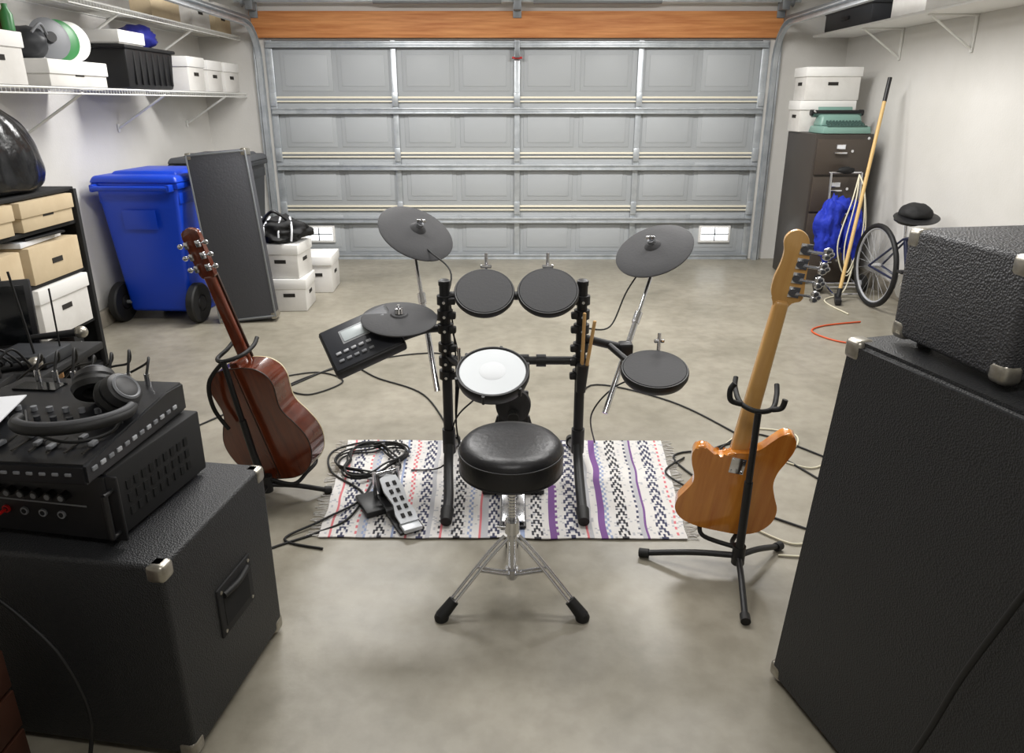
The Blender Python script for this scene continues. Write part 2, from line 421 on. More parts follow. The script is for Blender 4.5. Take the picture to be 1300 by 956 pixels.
# right wall shelf
g=G('wall_shelf',(3.03,5.2,2.16))
box(g,'board',(3.05,5.45,2.165),(.39,3.7,.02),M_white2,.003)
for yb in(4.2,5.4,6.39):
    box(g,'bracket_wall',(XR-.008,yb,2.03),(.012,.03,.25),M_steelw,.002)
    box(g,'bracket_arm',(3.07,yb,2.148),(.34,.03,.012),M_steelw,.002)
    tube(g,'bracket_strut',[(XR-.015,yb,1.93),(2.92,yb,2.145)],.008,M_steelw,smooth=False)
g=G('equipment_case',(3.06,6.7,2.176)); box(g,'shell',(3.06,6.7,2.296),(.34,.9,.24),M_binblack,.02); box(g,'lid_seam',(3.06,6.7,2.33),(.348,.908,.012),M_black,.003); box(g,'handle',(2.88,6.7,2.26),(.02,.14,.03),M_black,.006)
sbox('storage_box',3.06,5.7,2.176,.34,.5,.25)

# ------------------------------------------------------------------ left shelving unit
g=G('shelving_unit',(-2.79,3.6,0))
x0,x1,y0,y1=-2.99,-2.53,3.05,4.17
xc,yc=(x0+x1)/2,(y0+y1)/2
for z in(.035,.325,.635,.915,1.1): box(g,f'shelf_{z}',(xc,yc,z),(x1-x0-.02,y1-y0,.022),M_blackm,.003)
for x in(x0+.0,x1-.02):
    for y in(y0+.02,y1-.02): box(g,'upright',(x+.015,y,.55),(.03,.03,1.1),M_blackm,.003)
box(g,'side_panel',(xc,y1+.006,.56),(.42,.01,1.1),M_blackm)
for z,h,m in((.337,.285,M_white),(.647,.2,M_tan),(.927,.155,M_tan)):
    for yy in(3.36,3.87): sbox('storage_box',xc+.035,yy,z,.43,.46,h,m,lid=(z<.5 or z>.9),lm=M_white2 if z<.5 else M_tan)
for i,mm in enumerate((M_black,M_green,M_paper,M_card,M_black)):
    yb=3.3+i*.17; gg=G('binder',(xc+.05,yb,.046)); box(gg,'cover',(xc+.05,yb,.16),(.3,.05+.01*i,.226),mm,.005); box(gg,'spine_label',(xc+.202,yb,.18),(.002,.03,.09),M_paper)
g=G('paper_stack',(xc+.03,3.82,.849)); box(g,'stack',(xc+.03,3.82,.864),(.34,.4,.028),M_paper,.003,rot=.08); box(g,'folder',(xc+.05,3.85,.885),(.36,.3,.012),M_black,.003,rot=-.1)
g=G('garbage_bag',(-2.77,3.7,1.112))
draped_bag(g,'sack',(-2.77,3.74,1.112),[(.75,0),(.97,.03),(1.03,.12),(.97,.24),(.80,.35),(.55,.42),(.3,.455),(.12,.47)],.235,.40,M_bag,seed=2)
blob(g,'gathered_top',(-2.76,3.72,1.578),(.06,.09,.03),M_bag,.5,3,4,8)

# ------------------------------------------------------------------ wheelie bins
def bin_(name,x,y,m,ml,yaw=0,h=1.06,w=1.0):
    g=G(name,(x,y,0),Matrix.Rotation(yaw,3,'Z')@Matrix.Diagonal((w,w,1)),local=True)
    box(g,'body',(0,0,.07+(h-.12)/2),(.46,.5,h-.13),m,.03,taper=(1.28,1.3),seg=3)
    box(g,'rim',(0,0,h-.05),(.63,.69,.045),m,.012)
    box(g,'lid',(0,.0,h-.005),(.64,.72,.05),ml,.02,taper=(.93,.94),seg=3)
    box(g,'lid_dome',(0,.04,h+.025),(.5,.5,.03),ml,.012,taper=(.9,.9))
    cyl(g,'handle_bar',(-.27,-.4,h-.06),(.27,-.4,h-.06),.017,m)
    for s in(-1,1):
        box(g,'handle_arm',(s*.27,-.365,h-.06),(.03,.09,.05),m,.008)
        lathe(g,'wheel',[(0,-.02),(.06,-.022),(.065,-.03),(.14,-.03),(.15,-.02),(.15,.02),(.14,.03),(.065,.03),(.06,.022),(0,.02)],(s*.29,-.24,.15),M_rubber,n=(1,0,0),seg=36)
        lathe(g,'hub',[(0,-.034),(.05,-.034),(.055,-.02),(.055,.02),(.05,.034),(0,.034)],(s*.29,-.24,.15),M_black,n=(1,0,0),seg=20)
        box(g,'side_rib',(s*.285,0,h-.14),(.02,.6,.08),m,.008)
    cyl(g,'axle',(-.29,-.24,.15),(.29,-.24,.15),.014,M_galvd)
    box(g,'base_foot',(0,.18,.04),(.4,.12,.08),m,.01)
    box(g,'rear_panel',(0,-.262,.5),(.3,.02,.5),m,.008,rot=Matrix.Rotation(.075,4,'X'))
    box(g,'label',(0,-.335,.78),(.24,.006,.14),ml,.002,rot=Matrix.Rotation(.075,4,'X'))
    return g
bin_('recycling_bin',-2.625,5.38,M_blue,M_blue,yaw=-.05,h=1.065)
bin_('trash_bin',-2.57,6.42,M_binblack,M_lid,w=.98,h=1.11)

# tall case slab, leaning slightly
R=Matrix.Rotation(.12,3,'Z')@Matrix.Rotation(-.085,3,'Y')@Matrix.Rotation(-.06,3,'X')
g=G('keyboard_case',(-1.98,5.1,.012),R,local=True)
box(g,'shell',(0,.06,.62),(.41,.13,1.24),M_case,.012)
for s in(-1,1):
    box(g,'edge_trim',(s*.203,-.004,.62),(.012,.012,1.22),M_galvd,.003)
for z in(.02,1.225): box(g,'end_trim',(0,-.004,z),(.39,.012,.014),M_galvd,.003)
for s in(-1,1):
    for z in(.02,1.22): box(g,'corner',(s*.19,.06,z),(.04,.137,.05),M_nickel,.008)
box(g,'handle',(-.21,.06,.7),(.02,.04,.16),M_black,.006)
box(g,'latch',(-.207,.06,1.0),(.012,.04,.06),M_nickel,.004)

# boxes next to it
sbox('storage_box',-1.76,5.56,0,.28,.34,.262,yaw=.05)
sbox('storage_box',-1.79,5.57,.263,.3,.34,.27,yaw=-.06)
sbox('storage_box',-1.69,6.15,0,.27,.36,.32,yaw=.05)
g=G('duffel_bag',(-1.8,5.57,.535)); blob(g,'bag',(-1.83,5.57,.62),(.23,.18,.1),M_blackm,.3,2.2,4,4,flat=-.85)
for i in range(4):
    a=-.9+i*.55; tube(g,'strap',[(-1.83+.2*math.sin(a),5.40,.56),(-1.83+.21*math.sin(a),5.42,.66),(-1.83+.15*math.sin(a),5.53,.725)],.008,M_paper)
tube(g,'handle',[(-1.93,5.5,.7),(-1.83,5.45,.78),(-1.73,5.5,.7)],.012,M_black)

# ------------------------------------------------------------------ right: filing cabinet etc
g=G('filing_cabinet',(2.85,6.62,0))
box(g,'carcass',(2.85,6.63,.66),(.5,.64,1.31),M_cab,.006)
for i in range(4):
    z=.17+i*.318; box(g,f'drawer_{i+1}',(2.85,6.303,z+.0),(.46,.02,.3),M_cabd,.005)
    box(g,f'label_holder_{i+1}',(2.82,6.289,z+.085),(.08,.008,.04),M_chrome,.002)
    box(g,f'label_{i+1}',(2.82,6.284,z+.085),(.066,.003,.028),M_paper)
    box(g,f'pull_{i+1}',(2.82,6.282,z+.035),(.11,.025,.016),M_chrome,.005)
    cyl(g,f'thumb_latch_{i+1}',(2.92,6.3,z+.05),(2.92,6.28,z+.05),.012,M_chrome)
cyl(g,'lock',(3.05,6.32,1.28),(3.05,6.29,1.28),.012,M_chrome)
sbox('storage_box',2.82,6.80,1.316,.5,.28,.27)
sbox('storage_box',2.84,6.80,1.587,.5,.29,.28)
g=G('typewriter',(2.86,6.45,1.316))
box(g,'base',(2.86,6.46,1.346),(.42,.32,.06),M_teal,.012,taper=(.95,.95))
box(g,'rear_hood',(2.86,6.51,1.42),(.38,.18,.1),M_teal,.025,taper=(.9,.7),seg=3)
box(g,'keyboard_well',(2.86,6.37,1.378),(.34,.13,.012),M_teald,.004)
for r in range(4):
    for c in range(11): cyl(g,'key',(2.72+c*.028,6.32+r*.028,1.378+r*.006),(2.72+c*.028,6.32+r*.028,1.4+r*.008),.009,M_teald,seg=8)
cyl(g,'platen',(2.64,6.56,1.485),(3.08,6.56,1.485),.022,M_blackm)
for s,x in((-1,2.63),(1,3.09)): cyl(g,'platen_knob',(x,6.56,1.485),(x-s*.03,6.56,1.485),.026,M_black)
box(g,'paper_table',(2.86,6.59,1.5),(.3,.012,.07),M_teal,.004,rot=Matrix.Rotation(-.3,4,'X'))
box(g,'carriage',(2.86,6.565,1.462),(.42,.07,.03),M_teald,.006)
tube(g,'return_lever',[(2.66,6.54,1.5),(2.63,6.48,1.5),(2.62,6.42,1.49)],.006,M_chrome)

g=G('broom',(2.69,5.64,0))
a=V((2.69,5.66,.03)); b=V((3.06,6.12,1.75))
cyl(g,'handle',a,b,.0145,M_yellow); cyl(g,'grip',b-(b-a)*.1,b+(b-a)*.006,.0165,M_black)
cyl(g,'ferrule',a,a+(b-a)*.05,.02,M_black)
box(g,'head',(2.69,5.66,.03),(.22,.05,.05),M_black,.01,rot=1.2)

g=G('luggage_cart',(2.75,6.0,0))
for x in(2.72,2.98):
    tube(g,'upright',[(x,6.1,.12),(x+.01,6.16,.55),(x+.02,6.22,1.0)],.01,M_chrome)
    lathe(g,'wheel',[(0,-.015),(.04,-.015),(.075,-.018),(.08,0),(.075,.018),(.04,.015),(0,.015)],(x+(.06 if x>2.8 else -.06),6.0,.08),M_rubber,n=(1,0,0),seg=28)
    lathe(g,'wheel_hub',[(0,-.02),(.03,-.02),(.03,.02),(0,.02)],(x+(.06 if x>2.8 else -.06),6.0,.08),M_lgrey,n=(1,0,0),seg=16)
cyl(g,'axle',(2.66,6.0,.08),(3.04,6.0,.08),.008,M_chrome)
for z in(.35,.65,1.0): cyl(g,'crossbar',(2.72,6.13+.1*z,z),(3.0,6.13+.1*z,z),.009,M_chrome)
rods(g,'toe_plate',[((2.72,6.1,.1),(2.72,5.82,.03)),((2.98,6.1,.1),(2.98,5.82,.03)),((2.72,5.82,.03),(2.98,5.82,.03)),((2.72,5.95,.06),(2.98,5.95,.06))],.008,M_chrome,8)
blob(g,'cart_top_clamp',(2.86,6.21,1.02),(.07,.03,.03),M_blackm,.3,3,3,1)
g=G('blue_jacket',(2.78,6.05,.5)); blob(g,'body',(2.70,6.03,.55),(.11,.08,.25),M_bluecl,.5,2.3,4,3); blob(g,'sleeve',(2.90,6.02,.5),(.08,.06,.22),M_bluecl,.5,2.5,4,6)
blob(g,'collar',(2.79,6.05,.74),(.1,.06,.07),M_bluecl,.5,2.5,3,7)
g=G('extension_cord',(2.85,6.0,.6))
for k in range(2): tube(g,'loop',[(2.9,6.05,1.0),(2.86-.03*k,5.96,.8),(2.80-.06*k,5.91,.42),(2.85,5.9,.2-.03*k),(2.93+.02*k,5.91,.5),(2.93,5.97,.85),(2.9,6.05,1.0)],.0055,M_cordw)
tube(g,'tail',[(2.9,5.91,.3),(2.82,5.85,.05),(2.6,5.7,.008),(2.62,5.3,.008)],.0055,M_cordw)
g=G('orange_cord',(2.3,4.8,0)); tube(g,'cord',[(2.62,5.1,.007),(2.3,5.0,.007),(2.16,4.85,.007),(2.28,4.62,.007),(2.6,4.55,.007),(2.9,4.4,.007)],.006,M_cordo)

# bicycle
g=G('bicycle',(2.95,5.1,0))
def wheel(c):
    c=V(c)
    for rr,r,mm,nm in((.315,.02,M_rubber,'tyre'),(.292,.009,M_lgrey,'rim')):
        tube(g,nm,[c+V((0,rr*math.cos(a),rr*math.sin(a))) for a in[2*math.pi*i/40 for i in range(40)]],r,mm,smooth=False,closed=True,seg=10)
    rods(g,'spokes',[(c+V((.02*(-1)**i,0,0)),c+V((0,.29*math.cos(a),.29*math.sin(a)))) for i,a in enumerate([2*math.pi*i/24 for i in range(24)])],.0012,M_lgrey,4)
    cyl(g,'hub',c-V((.04,0,0)),c+V((.04,0,0)),.02,M_chrome)
rw=V((2.9,5.56,.336)); fw=V((3.03,4.58,.336)); bb=V((2.955,5.15,.27)); st=V((2.95,5.28,.60)); ht=V((3.0,4.84,.68)); hb=V((3.01,4.76,.60))
wheel(rw); wheel(fw)
for a_,b_,r in((bb,st,.016),(st,ht,.015),(bb,hb,.018),(ht,hb,.018)): cyl(g,'frame_tube',a_,b_,r,M_frame)
for s in(-.05,.05):
    o=V((s,0,0)); cyl(g,'chain_stay',bb+o*.4,rw+o,.009,M_frame); cyl(g,'seat_stay',st+o*.3,rw+o,.008,M_frame); cyl(g,'fork',hb+o,fw+o,.011,M_frame)
cyl(g,'seat_post',st,st+V((-.003,.02,.12)),.013,M_chrome)
blob(g,'saddle',(2.95,5.3,.73),(.07,.14,.03),M_black,.1,2,3,1)
cyl(g,'stem',ht,ht+V((.0,-.03,.07)),.013,M_chrome)
tube(g,'handlebar',[(2.78,4.88,.72),(2.82,4.80,.75),(3.0,4.81,.75),(3.15,4.80,.75),(3.19,4.88,.72)],.012,M_black)
lathe(g,'chainring',[(0,-.003),(.09,-.003),(.09,.003),(0,.003)],bb-V((.05,0,0)),M_chrome,n=(1,0,0),seg=32)
for s in(-1,1):
    p=bb+V((s*.07,s*.1,-s*.13)); cyl(g,'crank',bb+V((s*.06,0,0)),p,.008,M_chrome); box(g,'pedal',p+V((s*.03,0,0)),(.08,.07,.02),M_black,.004)
g=G('black_cap',(3.0,5.28,.76)); blob(g,'crown',(2.99,5.28,.795),(.11,.13,.075),M_blackm,.08,2,4,2,flat=-.4); lathe(g,'brim',[(0,0),(.15,-.004),(.155,.003),(.11,.012),(0,.012)],(2.98,5.24,.765),M_black,n=(-.1,-.2,1),seg=32)

# ------------------------------------------------------------------ rug
RC=[(-.735,2.312),(.665,2.300),(.725,3.118),(-.80,3.125)]
cols=[]
pal=dict(w=0,g=1,n=2,r=3,p=4,b=5,k=6)
rm=[mat('rug_white',(222,219,216),.95,bump=('noise',300,.5)),mat('rug_grey',(186,186,190),.95,bump=('noise',300,.5)),mat('rug_navy',(66,68,92),.95),
    mat('rug_red',(206,116,122),.95),mat('rug_purple',(118,80,138),.95),mat('rug_blue',(146,158,188),.95),mat('rug_black',(58,58,64),.95)]
band=[('s','w',4),('s','r',1),('s','w',2),('c','nw',5),('s','w',3),('d','rw',1),('s','g',2),('d','bg',2),('s','w',3),('c','kw',5),('s','w',3),('s','b',1),('d','nw',1),('s','w',3),('d','rw',2),('s','w',3),
      ('c','nw',5),('s','g',2),('s','w',3),('d','kw',1),('s','r',1),('s','w',4),('c','kw',5),('s','w',2),('d','bw',2),('s','w',3),('s','r',1),('s','g',3),('c','nw',5),('s','w',4),('d','pw',1),('s','w',2),
      ('d','gw',2),('s','b',2),('s','w',3),('c','kw',5),('s','w',3),('s','p',3),('d','pw',1),('s','w',3),('c','nw',6),('s','w',3),('s','r',1),('s','g',2),('s','w',3),('s','p',3),('d','bw',2),('s','w',3),('c','kw',5),('s','w',4),('d','nw',1),('s','g',2),('s','p',1),('s','w',4),('c','nw',5),('s','w',3),('d','rw',1),('s','w',3)]
for t,c,wd in band:
    for k in range(wd): cols.append((t,c,k,wd))
NX=len(cols); NY=84
bm=bmesh.new(); grid=[]
for i in range(NX+1):
    row=[]
    for j in range(NY+1):
        u=i/NX; v=j/NY
        a=V((*RC[0],0)).lerp(V((*RC[1],0)),u); b=V((*RC[3],0)).lerp(V((*RC[2],0)),u); p=a.lerp(b,v)
        p.x+=.008*noise.noise(V((0,v*6,u*2))); p.y+=.009*noise.noise(V((u*9,0,5)))
        p.z=.005+.002*noise.noise(V((u*14,v*9,1)))
        row.append(bm.verts.new(p))
    grid.append(row)
for i in range(NX):
    t,c,k,wd=cols[i]
    for j in range(NY):
        f=bm.faces.new((grid[i][j],grid[i+1][j],grid[i+1][j+1],grid[i][j+1]))
        if t=='s': q=c[0]
        elif t=='d': q=c[0] if (j//2+k)%2 else c[1]
        else:
            q=c[0] if (j+abs(2*k-wd+1))%6<3 else c[1]
        if q=='w' and random.random()<.1: q='g'
        if q in 'nk' and random.random()<.08: q='g'
        f.material_index=pal[q]
ext=bmesh.ops.extrude_face_region(bm,geom=bm.faces[:])
for v in [e for e in ext['geom'] if isinstance(e,bmesh.types.BMVert)]: v.co.z+=.004
g=G('rag_rug',(0,2.7,0)); finish(bm,g,'weave',rm,smooth=False)
bm=bmesh.new()
for side in(0,1):
    A,B=(RC[0],RC[3]) if side==0 else (RC[1],RC[2])
    for i in range(60):
        t=(i+.5)/60; p=V((A[0]+(B[0]-A[0])*t,A[1]+(B[1]-A[1])*t,.006)); s=-1 if side==0 else 1
        q=p+V((s*(.035+.02*random.random()),random.uniform(-.02,.02),-.003))
        tube_bm(bm,[p,(p+q)/2+V((0,random.uniform(-.005,.005),0)),q],.002,4)
finish(bm,g,'fringe',rm[0])

# ------------------------------------------------------------------ drum throne
g=G('drum_throne',(0,2.0,0))
sx,sy=-.003,2.02
lathe(g,'seat_cushion',[(0,.566),(.06,.567),(.12,.564),(.148,.557),(.16,.544),(.1655,.526),(.166,.475),(.163,.462),(.15,.455),(0,.455)],(sx,sy,0),M_vinyl,seg=72)
tube(g,'seat_piping',[(sx+.1655*math.cos(a),sy+.1655*math.sin(a),.529) for a in[2*math.pi*i/60 for i in range(60)]],.003,M_black,smooth=False,closed=True,seg=8)
tube(g,'seat_piping_low',[(sx+.164*math.cos(a),sy+.164*math.sin(a),.464) for a in[2*math.pi*i/60 for i in range(60)]],.003,M_black,smooth=False,closed=True,seg=8)
cyl(g,'seat_mount',(sx,sy,.41),(sx,sy,.456),.035,M_black)
cyl(g,'post_upper',(0,2.01,.2),(0,2.015,.43),.0115,M_chrome)
for i in range(12): cyl(g,'post_thread',(0,2.012,.26+i*.011),(0,2.012,.265+i*.011),.0135,M_chrome,seg=14)
cyl(g,'post_lower',(0,2.0,.06),(0,2.005,.27),.0165,M_chrome)
cyl(g,'collar_top',(0,2.005,.235),(0,2.005,.28),.024,M_chrome)
cyl(g,'collar_low',(0,2.0,.07),(0,2.0,.1),.022,M_chrome)
tube(g,'wing_bolt',[(-.05,2.0,.26),(-.02,2.0,.257),(.0,2.0,.257)],.006,M_chrome)
for k,ang in enumerate((210,330,90)):
    a=math.radians(ang); d=V((math.cos(a),math.sin(a),0)); s=V((-d.y,d.x,0)); c=V((0,2.0,0))
    for o in(-.011,.011):
        tube(g,f'leg_{k}',[c+d*.022+s*o+V((0,0,.225)),c+d*.1+s*o+V((0,0,.165)),c+d*.235+s*o+V((0,0,.04))],.0055,M_chrome)
        cyl(g,f'brace_{k}',c+d*.02+s*o+V((0,0,.085)),c+d*.125+s*o+V((0,0,.14)),.005,M_chrome)
    cyl(g,f'foot_{k}',c+d*.215+V((0,0,.055)),c+d*.262+V((0,0,.012)),.018,M_rubber,r2=.021)
    lathe(g,f'foot_pad_{k}',[(0,0),(.022,0),(.024,.01),(.018,.024),(0,.026)],c+d*.26,M_rubber,seg=20)

# ------------------------------------------------------------------ electronic drum kit
g=G('electronic_drum_kit',(0,2.75,0))
LX,RX,PY=-.27,.282,2.75
T=lambda n,p,r=.0195,m=M_black,**k: tube(g,n,p,r,m,**k)
ZR=.0105
for nm,x,fx in(('left',LX,-.255),('right',RX,.278)):
    T(f'post_{nm}',[(x,PY,.16),(x,PY,.5),(x,PY,.885)],.0215)
    lathe(g,f'post_cap_{nm}',[(0,.0),(.024,0),(.024,.018),(.015,.024),(0,.024)],(x,PY,.88),M_black,seg=24)
    T(f'foot_front_{nm}',[(x,PY,.19),(x*.99,PY-.09,.12),(fx,2.5,.06),(fx,2.41,.035)],.021)
    T(f'foot_back_{nm}',[(x,PY,.19),(x,PY+.09,.13),(x,3.0,.055),(x,3.06,.035)],.02)
    cyl(g,f'rubber_front_{nm}',(fx,2.44,ZR+.034),(fx,2.375,ZR+.022),.027,M_rubber,r2=.022)
    cyl(g,f'rubber_back_{nm}',(x,3.03,ZR+.034),(x,3.09,ZR+.022),.027,M_rubber,r2=.022)
    for z in(.82,.76,.7,.62,.56,.5): 
        cyl(g,'clamp_'+nm,(x,PY,z-.018),(x,PY,z+.018),.032,M_black)
        box(g,'clamp_lug_'+nm,(x+(.03 if x<0 else -.03),PY-.02,z),(.03,.03,.028),M_black,.006)
        cyl(g,'clamp_screw_'+nm,(x-.0,PY-.03,z),(x-.0,PY-.052,z),.006,M_chrome)
    cyl(g,f'hub_{nm}',(x,PY,.14),(x,PY,.25),.028,M_black)
T('upper_bar',[(LX,PY+.005,.835),(RX,PY+.005,.835)],.018,smooth=False)
T('lower_bar',[(LX,PY,.56),(RX,PY,.56)],.018,smooth=False)
for x in(-.1,.1,.2): cyl(g,'bar_clamp',(x-.02,PY,.835),(x+.02,PY,.835),.028,M_black)
for x in(.05,.12): cyl(g,'bar_clamp_low',(x-.02,PY,.56),(x+.02,PY,.56),.026,M_black)
def pad(nm,c,r,n,mesh=False,th=.035):
    n=V(n).normalized(); c=V(c)
    lathe(g,nm+'_shell',[(0,-th),(r*.82,-th),(r*.93,-th*.75),(r,-.012),(r*1.0,.002),(r*.975,.008),(r*.94,.008),(r*.925,.003),(0,.003)],c,[M_padrim],n,64)
    if mesh:
        lathe(g,nm+'_head',[(r*.9,.002),(r*.89,.0045),(r*.5,.0055),(0,.006)],c,M_mesh,n,64)
        lathe(g,nm+'_dot',[(r*.36,.006),(r*.355,.0064),(0,.0068)],c,mat('mesh_dot',(212,215,218),.6),n,48)
        for k in range(6):
            a=k*math.pi/3+.3; q=dirm(n)
            p1=c+(q@V((r*1.0*math.cos(a),r*1.0*math.sin(a),-.03))); p2=c+(q@V((r*1.0*math.cos(a),r*1.0*math.sin(a),.006)))
            cyl(g,nm+'_lug',p1,p2,.006,M_black)
    else:
        lathe(g,nm+'_head',[(r*.93,.003),(r*.92,.0095),(r*.5,.011),(0,.011)],c,M_pad,n,64)
nt=(0.02,-math.sin(math.radians(34)),math.cos(math.radians(34)))
pad('tom_pad_1',(-.107,2.667,.873),.118,nt); pad('tom_pad_2',(.140,2.665,.876),.12,(-.03,nt[1],nt[2]))
pad('snare_pad',(-.07,2.385,.65),.134,(0,-math.sin(.38),math.cos(.38)),mesh=True,th=.055)
pad('floor_tom_pad',(.523,2.43,.64),.124,(-.03,-math.sin(.25),math.cos(.25)),th=.04)
for x in(-.107,.14):
    T('tom_rod',[(x+.003,2.8,1.0),(x+.003,2.795,.86),(x,2.78,.82),(x,2.70,.84)],.007,M_chrome)
    box(g,'tom_wingnut',(x+.003,2.775,.95),(.045,.014,.014),M_chrome,.004)
    box(g,'tom_clamp',(x,2.785,.84),(.045,.05,.05),M_black,.008)
T('snare_arm',[(LX,PY,.58),(-.2,2.62,.585),(-.1,2.47,.6)],.011,M_black); box(g,'snare_mount',(-.085,2.44,.6),(.05,.05,.04),M_black,.008)
cyl(g,'snare_rod',(-.2,2.53,.56),(-.2,2.53,.69),.006,M_chrome)
T('right_arm',[(RX,PY,.66),(.37,2.77,.63),(.47,2.79,.6)],.018); box(g,'right_arm_clamp',(.47,2.78,.6),(.06,.06,.06),M_black,.012)
T('floor_tom_arm',[(.40,2.77,.62),(.47,2.64,.59),(.52,2.5,.6)],.014); cyl(g,'floor_tom_rod',(.555,2.53,.56),(.56,2.56,.74),.007,M_chrome)
box(g,'floor_tom_mount',(.53,2.49,.6),(.06,.08,.035),M_black,.008)
box(g,'floor_tom_wing',(.56,2.555,.71),(.04,.012,.014),M_chrome,.004)
T('left_arm',[(LX,PY,.7),(-.36,2.76,.69),(-.5,2.68,.66)],.018)
T('cymbal_arm_left',[(LX,PY,.74),(-.32,2.81,.73),(-.372,2.865,.72)],.015); box(g,'cymbal_clamp_left',(-.372,2.865,.72),(.055,.05,.06),M_black,.012)
x_=V((.8,.3,.3)).normalized(); y_=V((-.58,.68,.5)); y_=(y_-x_*y_.dot(x_)).normalized(); z_=x_.cross(y_)
RM=Matrix((x_,y_,z_)).transposed().to_4x4(); mc=V((-.575,2.57,.715))
def mb(nm,c,s,m,bev=.003): return box(g,nm,mc+(RM@V(c)),s,m,bev,rot=RM)
mb('module_body',(0,0,-.02),(.285,.215,.05),M_black,.012); mb('module_face',(0,0,.006),(.265,.195,.006),mat('module_face_dark',(44,46,52),.4),.003)
mb('module_screen_bezel',(-.015,.035,.009),(.11,.065,.006),M_lgrey); mb('module_screen',(-.015,.035,.013),(.095,.05,.003),M_screen)
for i in range(5): mb('module_button',(-.1+.03*i,-.03,.012),(.02,.011,.008),M_lgrey,.002); mb('module_button_low',(-.1+.03*i,-.065,.012),(.02,.011,.008),M_grey,.002)
for i in range(3): mb('module_key',(.065+.022*i,.04,.012),(.014,.03,.008),M_grey,.002)
cyl(g,'module_dial',mc+(RM@V((.09,-.03,.008))),mc+(RM@V((.09,-.03,.024))),.02,M_black)
mb('module_plate',(.03,.02,-.05),(.12,.12,.012),M_black)
lathe(g,'hi_hat_pad',[(0,.012),(.03,.012),(.035,.006),(.14,-.006),(.147,-.01),(.145,-.016),(.04,-.012),(0,-.012)],(-.437,2.635,.785),M_pad,n=(.05,-.17,.98),seg=64)
T('hi_hat_rod',[(-.437,2.68,.66),(-.44,2.66,.74),(-.438,2.635,.83)],.006,M_chrome); lathe(g,'hi_hat_nut',[(0,0),(.018,0),(.016,.02),(0,.024)],(-.437,2.634,.797),M_chrome,seg=16)
def cymbal(nm,c,n,pole_bottom,r=.162):
    c=V(c); n=V(n).normalized()
    lathe(g,nm,[(0,.03),(.02,.03),(.03,.022),(.036,.014),(r*.6,.004),(r*.97,-.008),(r,-.012),(r*.99,-.017),(.04,.0),(0,.0)],c,M_pad,n,72)
    lathe(g,nm+'_felt',[(0,0),(.016,0),(.016,.014),(0,.014)],c+n*.03,M_grey,n,16)
    cyl(g,nm+'_wingnut',c+n*.04,c+n*.065,.007,M_chrome); box(g,nm+'_wing',c+n*.058,(.04,.008,.014),M_chrome,.003)
    cyl(g,nm+'_tip',c-n*.06,c+n*.05,.005,M_chrome)
    pb=V(pole_bottom); top=c-n*.06; d=(top-pb)
    cyl(g,nm+'_pole_upper',pb+d*.45,top,.0085,M_chrome); cyl(g,nm+'_pole_lower',pb,pb+d*.6,.0125,M_chrome)
    box(g,nm+'_tilter',top,(.03,.03,.035),M_chrome,.006); cyl(g,nm+'_collar',pb+d*.57,pb+d*.64,.017,M_chrome)
    box(g,nm+'_sensor',c-n*.02+V((0,.02,0)),(.06,.05,.02),M_black,.005)
cymbal('crash_cymbal',(-.41,3.05,1.045),(.42,-.42,.82),(-.311,2.73,.43),.17); cymbal('ride_cymbal',(.605,3.0,.98),(-.38,-.38,.85),(.38,2.654,.365),.17)
lathe(g,'kick_pad',[(0,.02),(.06,.02),(.072,.012),(.075,-.02),(.06,-.03),(0,-.03)],(.005,2.72,.37),M_pad,n=(0,-1,.12),seg=40)
box(g,'kick_tower_plate',(.005,2.765,.27),(.13,.02,.3),M_black,.008); 
for s in(-1,1): T('kick_leg',[(.005+s*.06,2.77,.3),(.005+s*.1,2.8,.15),(.005+s*.13,2.9,.03)],.01)
box(g,'kick_base',(.005,2.72,.022),(.26,.22,.02),M_black,.005)
box(g,'kick_pedal_plate',(.005,2.5,.06),(.09,.26,.012),M_chrome,.004,rot=Matrix.Rotation(.2,4,'X')); box(g,'kick_pedal_base',(.005,2.51,.018),(.1,.3,.01),M_black,.003)
cyl(g,'kick_beater_shaft',(.005,2.63,.1),(.005,2.66,.33),.005,M_chrome); cyl(g,'kick_beater',(.005,2.645,.345),(.005,2.69,.345),.022,M_rubber)
for s in(-.04,.04): cyl(g,'kick_pedal_post',(s,2.64,.02),(s,2.64,.13),.008,M_chrome)
cyl(g,'kick_pedal_axle',(-.045,2.64,.12),(.05,2.64,.12),.006,M_chrome)
T('cable_1',[(-.09,2.4,.59),(-.15,2.6,.45),(-.24,2.72,.3),(-.3,2.8,.05),(-.45,2.82,.012)],.0035,M_rubber)
T('cable_2',[(.52,2.5,.6),(.42,2.72,.45),(.34,2.78,.3),(.4,3.1,.01)],.0035,M_rubber)
T('cable_3',[(-.41,3.05,1.0),(-.34,2.95,.97),(-.25,2.85,.9),(-.29,2.74,.75)],.0035,M_rubber)
T('cable_4',[(.6,3.0,.95),(.5,2.98,.8),(.42,2.9,.66),(.3,2.75,.7)],.0035,M_rubber)
T('cable_5',[(-.55,2.7,.68),(-.62,2.85,.62),(-.75,2.9,.56),(-.66,2.75,.63)],.0035,M_rubber)
for k in range(3): T('cable_post',[(LX+.02,2.77,.8-k*.1),(LX+.035+.01*k,2.79,.55),(LX+.03,2.78,.25),(LX+.06,2.86,.014)],.0035,M_rubber)
cyl(g,'stick_cup',(.283,2.706,.44),(.288,2.70,.56),.02,M_black,r2=.026)
for i,(a,b) in enumerate((((.283,2.706,.45),(.288,2.70,.775)),((.29,2.70,.45),(.328,2.69,.745)))):
    gd=G('drumstick',a); A=V(a);B=V(b); cyl(gd,'shaft',A,B,.0078,M_stick,r2=.007)
    blob(gd,'butt',B,(.0075,.0075,.006),M_stick,0,1,2)

